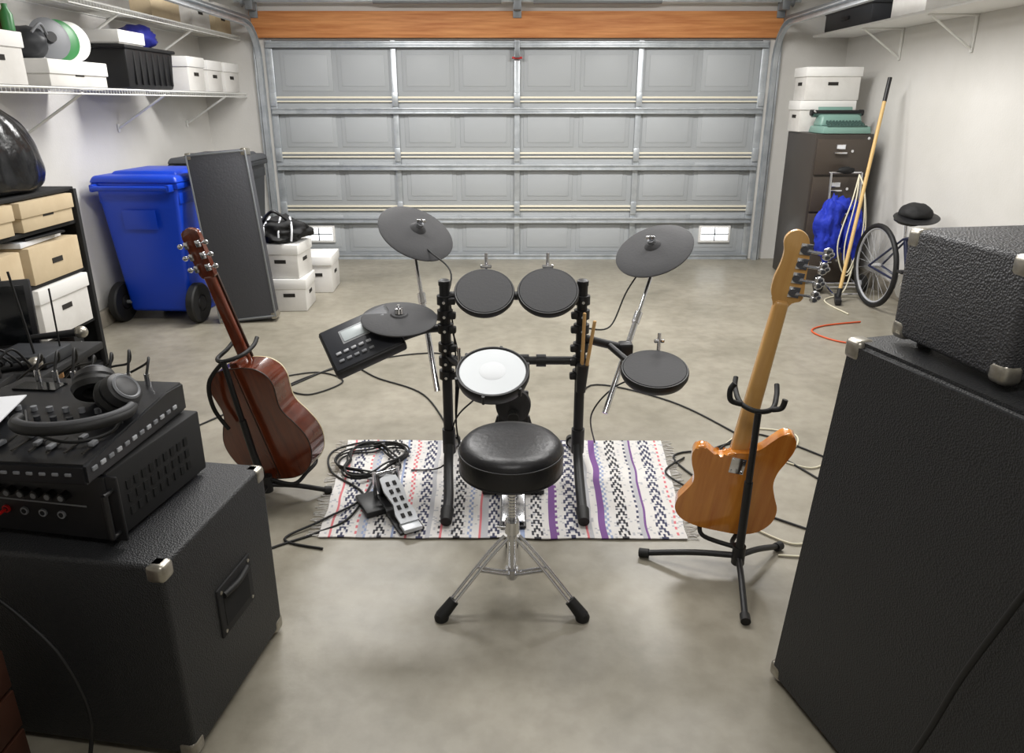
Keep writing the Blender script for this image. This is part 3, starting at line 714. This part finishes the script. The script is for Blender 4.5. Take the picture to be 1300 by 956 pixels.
# hi-hat pedal
zx=V((-.18,.33,0)).normalized(); R=Matrix.Rotation(math.atan2(-zx.x,zx.y),3,'Z')
M_ped=mat('pedal_silver',(205,208,212),.4,.35)
g=G('hi_hat_pedal',(-.385,2.345,.0105),R,local=True)
box(g,'base_plate',(0,.15,.006),(.10,.32,.011),M_black,.003)
box(g,'side_base',(-.085,.24,.014),(.08,.16,.026),M_black,.006)
P=[(-.036,0),(-.04,.05),(-.03,.1),(-.042,.18),(-.035,.25),(0,.268),(.035,.25),(.042,.18),(.03,.1),(.04,.05),(.036,0)]
bm=bmesh.new(); A=[bm.verts.new((p[0],p[1],0)) for p in P]; B=[bm.verts.new((p[0],p[1],.009)) for p in P]
bm.faces.new(A);bm.faces.new(B[::-1]); 
for i in range(len(P)): bm.faces.new((A[i],A[(i+1)%len(P)],B[(i+1)%len(P)],B[i]))
bm.transform(Matrix.Translation((0,.02,.026))@Matrix.Rotation(.3,4,'X')); finish(bm,g,'footboard',M_ped)
for i in range(5):
    for s in(-1,1):
        y=.05+i*.042; c=V((s*.014,y,.0375+(y-.02)*.309)); box(g,'tread_slot',c,(.014,.022,.003),M_blackm,.001,rot=Matrix.Rotation(.3,4,'X'))
box(g,'heel_plate',(0,.005,.02),(.075,.06,.018),M_ped,.005)
for s in(-1,1): cyl(g,'upright',(s*.05,.28,.01),(s*.05,.28,.13),.008,M_chrome)
cyl(g,'axle',(-.05,.28,.12),(.05,.28,.12),.006,M_chrome); box(g,'sensor',(0,.3,.06),(.06,.05,.09),M_black,.006)

# ------------------------------------------------------------------ cables on floor
def floor_cable(name,pts,m=M_rubber,r=.0045):
    g=G(name,(pts[0][0],pts[0][1],0)); tube(g,'cable',[(p[0],p[1],p[2] if len(p)>2 else .006) for p in pts],r,m); return g
g=G('coiled_cable',(-.65,2.92,0)); pts=[]
for i in range(110):
    a=i*.36; r=.125+.03*math.sin(i*.9)+.02*noise.noise(V((i*.3,0,0))); pts.append((-.64+1.05*r*math.cos(a)+.012*math.sin(i*.21),2.88+r*math.sin(a)*1.1+.012*math.cos(i*.17),.0175+.0003*i))
tube(g,'coil',pts,.0045,M_rubber,n=3,seg=8)
floor_cable('audio_cable',[(-.70,2.24),(-.86,2.3),(-.74,2.42,.016),(-.62,2.6,.016),(-.8,2.8,.012),(-.85,3.0),(-.72,3.08,.018),(-.55,3.08,.018)])
floor_cable('audio_cable',[(-.95,1.98),(-.93,2.2),(-.75,2.34),(-.64,2.44,.016),(-.6,2.72,.02)])
floor_cable('audio_cable',[(-1.6,3.3),(-1.28,3.85),(-1.05,4.17),(-.8,3.95),(-.5,3.7),(-.3,3.2)])
floor_cable('audio_cable',[(-1.5,3.9),(-1.2,4.05),(-1.0,3.9),(-1.15,3.7),(-1.3,3.85),(-1.0,4.2),(-.5,4.4),(-.1,4.1)])
floor_cable('audio_cable',[(.35,3.3),(.46,3.84),(.87,3.61),(1.157,3.13),(1.345,2.75),(1.5,2.3)])
floor_cable('audio_cable',[(.8,2.95),(.68,2.78,.018),(.85,2.62),(1.05,2.8),(.95,3.0),(.75,2.95),(.9,2.6),(1.1,2.4),(1.4,2.2)])
floor_cable('audio_cable',[(.9,3.0),(1.1,3.1),(1.2,2.9),(1.0,2.75),(.9,2.9),(1.2,3.2),(1.5,2.9)])
floor_cable('white_cable',[(1.0,3.05),(1.2,3.25),(1.4,3.2),(1.35,3.05),(1.2,3.0),(1.35,2.85),(1.55,3.0)],M_cordw,.004)
floor_cable('white_cable',[(.93,2.38),(1.05,2.27),(1.18,2.3),(1.1,2.2),(.97,2.2)],M_cordw,.004)

# ------------------------------------------------------------------ guitars
def frame(A,N,s=1.0):
    z=V(A).normalized(); y=-V(N); y=(y-z*y.dot(z)).normalized(); x=y.cross(z); return Matrix((x*s,y*s,z*s)).transposed()
RA=frame((-.255,-.07,1.0),(-.30,-.95,0),1.045); OA=V((-.945,2.66,.095))
g=G('acoustic_guitar',OA,RA,local=True)
half=[(0,.0),(.07,.004),(.13,.028),(.175,.075),(.197,.135),(.195,.19),(.17,.245),(.142,.29),(.134,.325),(.14,.37),(.146,.41),(.135,.45),(.1,.48),(.05,.493)]
pts=half+[(0,.495)]+[(-x,z) for x,z in half[::-1][:-1]]
outline(g,'body',pts,-.05,.05,[M_mahog,M_spruce,M_mahogs],.004,n=6,face_mats=[0,1,2])
def loop3(y): return catmull([V((p[0]*.995,y,.0+p[1]*.998+.0005)) for p in pts],6,True)
for y in(-.048,.048): tube(g,'binding',loop3(y),.0028,M_rose if y<0 else M_binding,smooth=False,closed=True,seg=6)
box(g,'back_strip',(0,-.0505,.247),(.004,.002,.48),M_rose)
lathe(g,'soundhole',[(0,0),(.05,0),(.056,.001),(0,.001)],(0,.0502,.33),M_hole,n=(0,1,0),seg=32)
box(g,'bridge',(0,.055,.17),(.15,.01,.025),M_rose,.003)
cyl(g,'end_pin',(0,0,.002),(0,0,-.02),.007,M_black)
box(g,'neck',(0,.034,.66),(.05,.024,.36),M_mahog,.009,taper=(.88,1),seg=4)
box(g,'neck_heel',(0,.0,.5),(.04,.08,.03),M_mahog,.008)
box(g,'fretboard',(0,.05,.62),(.052,.008,.44),M_rose,.002)
hs=[(-.024,.83),(.024,.83),(.034,.855),(.036,.93),(.038,1.0),(.02,1.012),(0,1.02),(-.02,1.012),(-.038,1.0),(-.036,.93),(-.034,.855)]
outline(g,'headstock',hs,.024,.042,M_mahog,.003,n=4)
for k in range(3):
    z=.872+.045*k
    for s in(-1,1):
        cyl(g,'tuner_post',(s*.022,.04,z),(s*.022,.058,z),.004,M_chrome,seg=10); box(g,'tuner_gear',(s*.026,.018,z),(.018,.012,.026),M_chrome,.003)
        cyl(g,'tuner_shaft',(s*.03,.02,z),(s*.05,.02,z),.003,M_chrome,seg=8); blob(g,'tuner_button',(s*.058,.02,z),(.012,.006,.01),M_chrome,0,1,2)
rods(g,'strings',[((x*1.1,.062,.17),(x*.8,.058,.86)) for x in(-.02,-.012,-.004,.004,.012,.02)],.0006,M_chrome,4)

def gstand(g,base,feet,upright_to):
    base=V(base)
    for i,f in enumerate(feet):
        f=V(f); tube(g,f'leg_{i}',[base+V((0,0,.09)),base.lerp(f,.45)+V((0,0,.065)),f+V((0,0,.016))],.0105,M_black)
        cyl(g,f'foot_{i}',base.lerp(f,.93)+V((0,0,.02)),f+(f-base).normalized()*.012+V((0,0,.016)),.016,M_rubber)
    cyl(g,'hub',base+V((0,0,.06)),base+V((0,0,.13)),.022,M_black)
    u=V(upright_to); tube(g,'pole',[base+V((0,0,.08)),base.lerp(u,.5),u],.011,M_black)
    cyl(g,'pole_sleeve',base+(u-base)*.2,base+(u-base)*.6,.014,M_black)
gS=G('guitar_stand',(-1.0,2.58,0))
L=lambda R,O,p:O+(R@V(p))
up=L(RA,OA,(0,-.075,.545))
gstand(gS,(-1.0,2.56,0),[(-.775,2.64,0),(-1.2,2.72,0),(-1.03,2.3,0)],up)
tube(gS,'yoke',[L(RA,OA,p) for p in((-.055,.075,.56),(-.062,.03,.545),(-.055,-.04,.54),(0,-.075,.54),(.055,-.04,.54),(.062,.03,.545),(.055,.075,.56))],.0085,M_rubber)
tube(gS,'back_loop',[L(RA,OA,p) for p in((0,-.075,.54),(-.09,-.09,.47),(-.13,-.085,.36),(-.11,-.08,.26))],.0085,M_rubber)
hub=V((-1.0,2.56,.12))
for s in(-1,1): tube(gS,f'cradle_{s}',[hub,L(RA,OA,(s*.07,-.075,-.010)),L(RA,OA,(s*.09,0,-.008)),L(RA,OA,(s*.095,.062,-.004)),L(RA,OA,(s*.095,.072,.03))],.008,M_rubber)

# bass
RB=frame((.092,-.17,1.085),(-.20,-.97,0),.965); OB=V((.742,2.2,.125))
g=G('bass_guitar',OB,RB,local=True)
bp=[(.0,0),(.07,.004),(.13,.03),(.168,.085),(.172,.145),(.150,.20),(.134,.25),(.136,.30),(.152,.35),(.166,.40),(.163,.44),(.143,.463),(.115,.455),(.09,.425),(.065,.39),(.042,.37),(.031,.36),
    (-.031,.345),(-.05,.327),(-.075,.322),(-.1,.338),(-.125,.352),(-.148,.343),(-.159,.312),(-.152,.272),(-.136,.228),(-.134,.19),(-.152,.148),(-.172,.105),(-.172,.06),(-.142,.022),(-.08,.002)]
outline(g,'body',bp,-.022,.022,M_bass,.009,n=5,segb=4)
box(g,'neck_plate',(0,-.0235,.3),(.05,.003,.065),M_chrome,.001)
for a in(-.018,.018):
    for b in(-.024,.024): cyl(g,'neck_screw',(a,-.024,.3+b),(a,-.027,.3+b),.004,M_chrome,seg=10)
box(g,'neck',(0,.018,.61),(.064,.032,.62),M_maple,.013,taper=(.70,1),seg=5)
box(g,'fretboard',(0,.036,.61),(.062,.006,.60),M_maple,.001,taper=(.68,1))
hs=[(-.021,.90),(.021,.90),(.028,.918),(.052,.925),(.058,.945),(.05,1.0),(.044,1.06),(.036,1.10),(.022,1.135),(-.008,1.15),(-.034,1.137),(-.042,1.11),(-.034,1.08),(-.034,1.04),(-.042,.99),(-.040,.945),(-.028,.918)]
outline(g,'headstock',hs,.012,.029,M_maple,.003,n=4)
for k in range(4):
    z=.955+.047*k
    cyl(g,'tuner_post',(.018,.028,z),(.018,.046,z),.006,M_chrome,seg=12); box(g,'tuner_plate',(.026,.010,z),(.034,.004,.036),M_chrome,.001); cyl(g,'tuner_gear',(.02,.012,z),(.02,.002,z),.012,M_chrome,seg=16)
    cyl(g,'tuner_shaft',(.03,.005,z-.004),(.075,.005,z-.004),.0045,M_chrome,seg=10)
    for s in(-1,1): blob(g,'tuner_key',(.088,.005,z-.004+s*.009),(.014,.004,.012),M_chrome,0,1,2)
    blob(g,'tuner_key_tip',(.098,.005,z-.004),(.011,.004,.01),M_chrome,0,1,2)
box(g,'pickup',(0,.026,.17),(.1,.012,.04),M_black,.004); box(g,'bridge',(0,.026,.06),(.08,.012,.05),M_chrome,.002)
rods(g,'strings',[((x,.036,.06),(x*.6,.042,.95)) for x in(-.028,-.009,.009,.028)],.0012,M_chrome,4)
gS=G('guitar_stand',(.77,2.07,0))
up=L(RB,OB,(0.005,-.075,.56))
gstand(gS,(.78,2.08,0),[(.475,2.2,0),(.985,2.24,0),(.74,1.85,0)],up)
tube(gS,'yoke',[L(RB,OB,p) for p in((-.068,.06,.60),(-.068,.02,.58),(-.05,-.05,.565),(0,-.075,.56),(.05,-.05,.565),(.068,.02,.58),(.068,.06,.60))],.0085,M_rubber)
tube(gS,'yoke_grip',[L(RB,OB,p) for p in((-.05,-.055,.565),(-.085,-.06,.575),(-.095,-.055,.61),(-.085,-.05,.635))],.009,M_rubber)
tube(gS,'yoke_grip_b',[L(RB,OB,p) for p in((.05,-.055,.565),(.075,-.06,.58),(.08,-.055,.61))],.009,M_rubber)
hub=V((.78,2.08,.12))
for s in(-1,1): tube(gS,f'cradle_{s}',[hub,L(RB,OB,(s*.05,-.05,-.016)),L(RB,OB,(s*.07,0,-.008)),L(RB,OB,(s*.08,.035,-.004)),L(RB,OB,(s*.08,.045,.03))],.008,M_rubber)

# ------------------------------------------------------------------ left speaker cab + gear
yaw=math.radians(-8.3)
def corner(g,p,s=.05): box(g,'corner_protector',p,(s,s,s),M_nickel,.012,seg=3)
g=G('speaker_cabinet',(-1.082,1.637,0),Matrix.Rotation(yaw,3,'Z'),local=True)
W,D,H=.66,.485,.577
box(g,'cabinet',(0,0,H/2+.01),(W,D,H-.02),M_tolex,.012,seg=3)
for a in(-1,1):
    for b in(-1,1):
        for z in(.034,H-.0235): corner(g,(a*(W/2-.021),b*(D/2-.021),z),.047)
        cyl(g,'rubber_foot',(a*.27,b*.18,0),(a*.27,b*.18,.02),.02,M_rubber)
box(g,'front_grille',(0,D/2+.002,H/2),(W-.06,.008,H-.07),M_grille,.002)
box(g,'handle_plate',(W/2+.001,.02,H*.52),(.008,.17,.15),M_blackm,.004,seg=3); box(g,'handle_recess',(W/2+.004,.02,H*.52),(.004,.125,.1),M_recess)
tube(g,'handle_grip',[(W/2+.006,-.04,H*.52+.045),(W/2+.014,.02,H*.52+.045),(W/2+.006,.08,H*.52+.045)],.009,M_rubber)
for a in(-.07,.07):
    for b in(-.06,.06): cyl(g,'handle_screw',(W/2+.004,.02+a,H*.52+b),(W/2+.0075,.02+a,H*.52+b),.005,M_nickel,seg=10)

g=G('power_amplifier',(-1.132,1.655,.578),Matrix.Rotation(math.radians(-10),3,'Z'),local=True)
W,D,H=.48,.36,.188
box(g,'chassis',(0,0,H/2+.006),(W,D,H-.012),M_blackm,.006)
box(g,'face_plate',(0,-D/2-.004,H/2+.006),(W+.0,.01,H-.02),M_black,.003)
for x in(-.2,.2):
    for y in(-.13,.13): cyl(g,'foot',(x,y,0),(x,y,.012),.015,M_rubber)
for i in range(10):
    cyl(g,'knob',(-.19+i*.036,-D/2-.005,.13),(-.19+i*.036,-D/2-.028,.13),.011,M_black,seg=16); cyl(g,'knob_cap',(-.19+i*.036,-D/2-.028,.13),(-.19+i*.036,-D/2-.03,.13),.007,M_grey,seg=16)
for i in range(7): cyl(g,'jack',(-.19+i*.05,-D/2-.005,.075),(-.19+i*.05,-D/2-.014,.075),.010,M_grey if i!=3 else M_red,seg=16); cyl(g,'jack_hole',(-.19+i*.05,-D/2-.014,.075),(-.19+i*.05,-D/2-.015,.075),.006,M_recess,seg=12)
tube(g,'plug_lead_red',[(-.04,-D/2-.012,.075),(-.04,-D/2-.05,.07),(-.08,-D/2-.06,.03),(-.2,-D/2-.045,.01)],.004,M_red)
box(g,'label_strip',(-.02,-D/2-.0095,.103),(.4,.002,.004),M_grey)
for k in range(3): 
    for i in range(9): box(g,'side_vent',(W/2+.001,-.12+i*.028,.06+.035*k),(.003,.014,.022),M_recess)
box(g,'rack_ear',(W/2+.01,-D/2-.002,H/2+.006),(.035,.008,H-.02),M_black,.003); cyl(g,'rack_handle',(W/2+.012,-D/2-.03,.04),(W/2+.012,-D/2-.03,.15),.007,M_black)
for z in(.04,.15): cyl(g,'handle_stub',(W/2+.012,-D/2,z),(W/2+.012,-D/2-.034,z),.006,M_black)

g=G('multitrack_recorder',(-1.14,1.60,.767),Matrix.Rotation(math.radians(-5),3,'Z'),local=True)
W,D=.46,.42
bm=bmesh.new()
prof=[(-D/2,.005),(D/2,.005),(D/2,.085),(D/2-.08,.085),(-D/2,.055)]
A=[bm.verts.new((-W/2,y,z)) for y,z in prof];B=[bm.verts.new((W/2,y,z)) for y,z in prof]
bm.faces.new(A);bm.faces.new(B[::-1])
for i in range(5): bm.faces.new((A[i],A[(i+1)%5],B[(i+1)%5],B[i]))
bmesh.ops.bevel(bm,geom=bm.edges[:],offset=.006,segments=2,affect='EDGES'); finish(bm,g,'body',mat('recorder_body',(28,29,32),.35))
sl=.03/(D-.08); zt=lambda y:.0555+(y+D/2)*sl
for i in range(9):
    x=.2-i*.042
    box(g,'fader_slot',(x,-.12,zt(-.12)),(.004,.1,.003),M_hole); box(g,'fader_cap',(x,-.13+.03*math.sin(i*2),zt(-.12)+.006),(.014,.022,.01),M_grey,.003)
    for j in range(2): cyl(g,'pan_knob',(x,-.03+.045*j,zt(-.03+.045*j)),(x,-.03+.045*j,zt(-.03+.045*j)+.012),.0075,M_grey if j else M_binblack,seg=14)
for i in range(9): box(g,'front_button',(.19-i*.03,-D/2-.001,.032),(.014,.005,.007),M_grey,.001)
for i in range(12): box(g,'side_button',(W/2+.001,-.18+i*.03,.035),(.005,.016,.01),M_lgrey if i%2 else M_grey,.001)
for x in(-.19,.19):
    for y in(-.17,.17): cyl(g,'foot',(x,y,0),(x,y,.008),.014,M_rubber)
for i in range(7):
    x=-.16+i*.052; cyl(g,'rear_plug',(x,D/2-.035,.085),(x,D/2-.035,.118),.007,M_chrome,seg=12)
    tube(g,'rear_lead',[(x,D/2-.035,.116),(x-.01,D/2+.0,.15+.01*(i%3)),(x-.06,D/2+.06,.11),(x-.2,D/2+.16,.03+.02*(i%2)),(x-.35,D/2+.26,-.06)],.0035,M_rubber)
box(g,'display',(-.13,.14,.0868),(.12,.05,.004),M_dark)

# headphones lying on recorder
g=G('headphones',(-1.02,1.57,.85))
hz=.845
pts=[]
for i in range(21):
    a=math.radians(-20+i*11); pts.append((-1.035+.125*math.cos(a+3.6),1.535+.105*math.sin(a+3.6),hz+.022+.012*math.sin(i/20*math.pi)))
tube(g,'headband',pts,.013,M_rubber,n=3)
tube(g,'headband_inner',[(p[0]*1.0,p[1]+.004,p[2]+.010) for p in pts[3:-3]],.009,mat('headband_pad',(70,71,74),.6),n=3)
e1=V(pts[0]);e2=V(pts[-1])
for c,n in((V((-1.05,1.66,hz+.06)),(-.35,.75,.7)),(V((-.955,1.60,hz+.055)),(.75,-.1,.65))):
    n=V(n).normalized()
    lathe(g,'ear_cup',[(0,.026),(.03,.026),(.044,.018),(.05,.0),(.046,-.01),(0,-.01)],c,M_black,n,36)
    lathe(g,'ear_cushion',[(.018,-.01),(.05,-.008),(.054,-.02),(.048,-.034),(.03,-.034),(.018,-.02)],c,M_rubber,n,36)
    lathe(g,'cup_ring',[(.028,.0262),(.032,.0285),(.036,.0245)],c,M_grey,n,36)
    e=min((e1,e2),key=lambda q:(q-c).length); tube(g,'yoke',[e,(e+c)/2+V((0,0,.02)),c+n*.01],.007,M_grey)
tube(g,'cord',[(-.94,1.57,hz+.03),(-.93,1.5,.845),(-1.0,1.45,.84),(-1.12,1.5,.845),(-1.2,1.6,.85)],.004,M_rubber)
g=G('instruction_sheet',(-1.28,1.6,.85)); box(g,'sheet',(-1.29,1.56,.860),(.15,.2,.003),M_paper,0,rot=.25)

# equipment table with small gear behind
g=G('equipment_table',(-2.0,2.33,0))
box(g,'top',(-2.0,2.33,.66),(.76,.66,.03),M_blackm,.005)
for x in(-2.33,-1.72):
    for y in(2.06,2.58): box(g,'leg',(x,y,.325),(.035,.035,.65),M_blackm,.003)
box(g,'lower_shelf',(-2.02,2.33,.25),(.6,.5,.02),M_blackm,.003)
g=G('small_monitor',(-1.98,2.52,.676))
Rm=Matrix.Rotation(.45,4,'Z')@Matrix.Rotation(-.15,4,'X')
box(g,'foot',(-1.98,2.52,.685),(.2,.14,.018),M_black,.004,rot=.45); box(g,'bezel',(-1.98,2.52,.81),(.36,.03,.26),M_black,.006,rot=Rm); box(g,'screen',V((-1.98,2.52,.81))+(Rm@V((0,-.016,.0))),(.32,.004,.22),M_dark,.001,rot=Rm)
g=G('wireless_receiver',(-1.74,2.42,.676)); box(g,'body',(-1.74,2.42,.70),(.2,.16,.045),M_binblack,.006)
for k in range(4): cyl(g,'knob',(-1.81+.045*k,2.34,.70),(-1.81+.045*k,2.325,.70),.009,M_grey,seg=12)
cyl(g,'antenna_1',(-1.70,2.38,.7),(-1.73,2.38,1.02),.004,M_rubber); cyl(g,'antenna_2',(-1.66,2.46,.7),(-1.655,2.46,.94),.003,M_rubber)
g=G('patch_box',(-1.76,2.13,.676)); box(g,'body',(-1.76,2.13,.695),(.22,.14,.036),M_black,.006,rot=.15)
for k in range(5): cyl(g,'plug',(-1.84+.04*k,2.14+.006*k,.71),(-1.84+.04*k,2.14+.006*k,.745),.008,M_chrome if k%2 else M_black,seg=12)
for k in range(4): tube(g,'lead',[(-1.84+.05*k,2.14,.745),(-1.80+.05*k,2.2,.80),(-1.72+.03*k,2.24,.74),(-1.8+.05*k,2.3,.69)],.004,M_rubber)
for i,(a,b) in enumerate((((-1.78,2.25,.70),(-1.66,2.285,.715)),((-1.80,2.52,.735),(-1.655,2.56,.742)))):
    g=G('microphone',a); a=V(a);b=V(b); cyl(g,'handle',a,b,.011,M_black,r2=.015); blob(g,'grille',b+(b-a).normalized()*.018,(.024,.024,.024),M_nickel,.0,1,3)
g=G('curly_cord',(-1.7,2.2,.69)); tube(g,'cord',[(-1.92+.0026*i+.013*math.cos(i*1.2),2.03+.02*math.sin(i*.06),.691+.013+.013*math.sin(i*1.2)) for i in range(110)],.0035,M_rubber,n=2,seg=6)

# brown crate low-left foreground
g=G('wooden_crate',(-1.35,1.05,0)); 
for i in range(5): box(g,f'side_board_{i}',(-1.12,1.05,.06+i*.11),(.018,.40,.1),M_brown,.003)
for i in range(5): box(g,f'end_board_{i}',(-1.36,1.25,.06+i*.11),(.46,.018,.1),M_brown,.003); box(g,f'near_board_{i}',(-1.36,.85,.06+i*.11),(.46,.018,.1),M_brown,.003); box(g,f'left_board_{i}',(-1.6,1.05,.06+i*.11),(.018,.42,.1),M_brown,.003)
for x in(-1.14,-1.58):
    for y in(.87,1.23): box(g,'corner_post',(x,y,.28),(.03,.03,.55),M_brown,.003)
box(g,'bottom',(-1.36,1.05,.015),(.46,.4,.016),M_brown)
floor_cable('power_cable',[(-1.2,1.36,.5),(-1.12,1.34,.44),(-1.04,1.32,.35),(-1.0,1.31,.2),(-1.02,1.3,.06),(-1.0,1.24,.008),(-.85,1.1,.008)],r=.005)

# ------------------------------------------------------------------ right speaker cab + head
yr=math.radians(15.5)
g=G('bass_speaker_cabinet',(.742,1.635,0),Matrix.Rotation(yr,3,'Z'),local=True)
bm=bmesh.new()
c8=[(0,0,.012),(.64,0,.012),(.64,-.72,.012),(0,-.72,.012),(-.018,-.115,1.067),(.64,-.115,1.067),(.64,-.72,1.067),(-.018,-.72,1.067)]
vs=[bm.verts.new(c) for c in c8]
for f in((0,1,2,3),(4,5,6,7),(0,1,5,4),(1,2,6,5),(2,3,7,6),(3,0,4,7)): bm.faces.new([vs[i] for i in f])
bmesh.ops.bevel(bm,geom=bm.edges[:],offset=.012,segments=3,affect='EDGES'); finish(bm,g,'cabinet',M_tolex)
for p in((.003,-.136,1.046),(.617,-.136,1.046),(0,-.7,1.046),(.022,-.022,.035),(.022,-.7,.035),(.618,-.022,.035)): corner(g,p,.048)
RX_=Matrix.Rotation(math.atan2(.115,1.055),4,'X')
box(g,'front_grille',(.31,-.055,.54),(.56,.012,.96),M_grille,.003,rot=RX_)
for x in(.06,.58):
    for y in(-.06,-.66): cyl(g,'rubber_foot',(x,y,0),(x,y,.02),.02,M_rubber)
g=G('bass_amplifier_head',(.838,1.495,1.068),Matrix.Rotation(math.radians(9),3,'Z'),local=True)
W,D,H=.56,.31,.247
box(g,'cabinet',(W/2,-D/2,H/2+.012),(W,D,H-.014),M_tolexg,.012,seg=3)
for x in(.02,W-.02):
    for y in(-.02,-D+.02):
        for z in(.034,H-.0155): corner(g,(x,y,z),.043)
        cyl(g,'rubber_foot',(x+(.03 if x<.2 else -.03),y+(-.03 if y>-.1 else .03),0),(x+(.03 if x<.2 else -.03),y+(-.03 if y>-.1 else .03),.018),.016,M_rubber)
box(g,'rear_panel',(W/2,-D-.001,H/2),(W-.08,.006,H-.07),M_black,.003)
tube(g,'top_handle',[(W/2-.02,-D/2,H),(W/2,-D/2,H+.025),(W/2+.12,-D/2,H+.025),(W/2+.14,-D/2,H)],.009,M_rubber)
box(g,'front_panel',(W/2,.001,H/2),(W-.08,.006,H-.07),M_grey,.003)
floor_cable('speaker_cable',[(.985,1.165,1.12),(.88,.98,1.08),(.872,.95,.95),(.865,1.01,.75),(.845,1.06,.55),(.83,1.10,.35),(.80,1.15,.12),(.76,1.19,.01),(.56,1.1,.008)],r=.006)

# ------------------------------------------------------------------ camera
cd=bpy.data.cameras.new('camera'); cam=bpy.data.objects.new('camera',cd); sc.collection.objects.link(cam)
cam.location=(0,0,1.57); cam.rotation_euler=(math.radians(90-18.6),0,0)
cd.sensor_width=36; cd.lens=900/1300*36; cd.shift_y=-45/1300; cd.clip_start=.05
sc.camera=cam
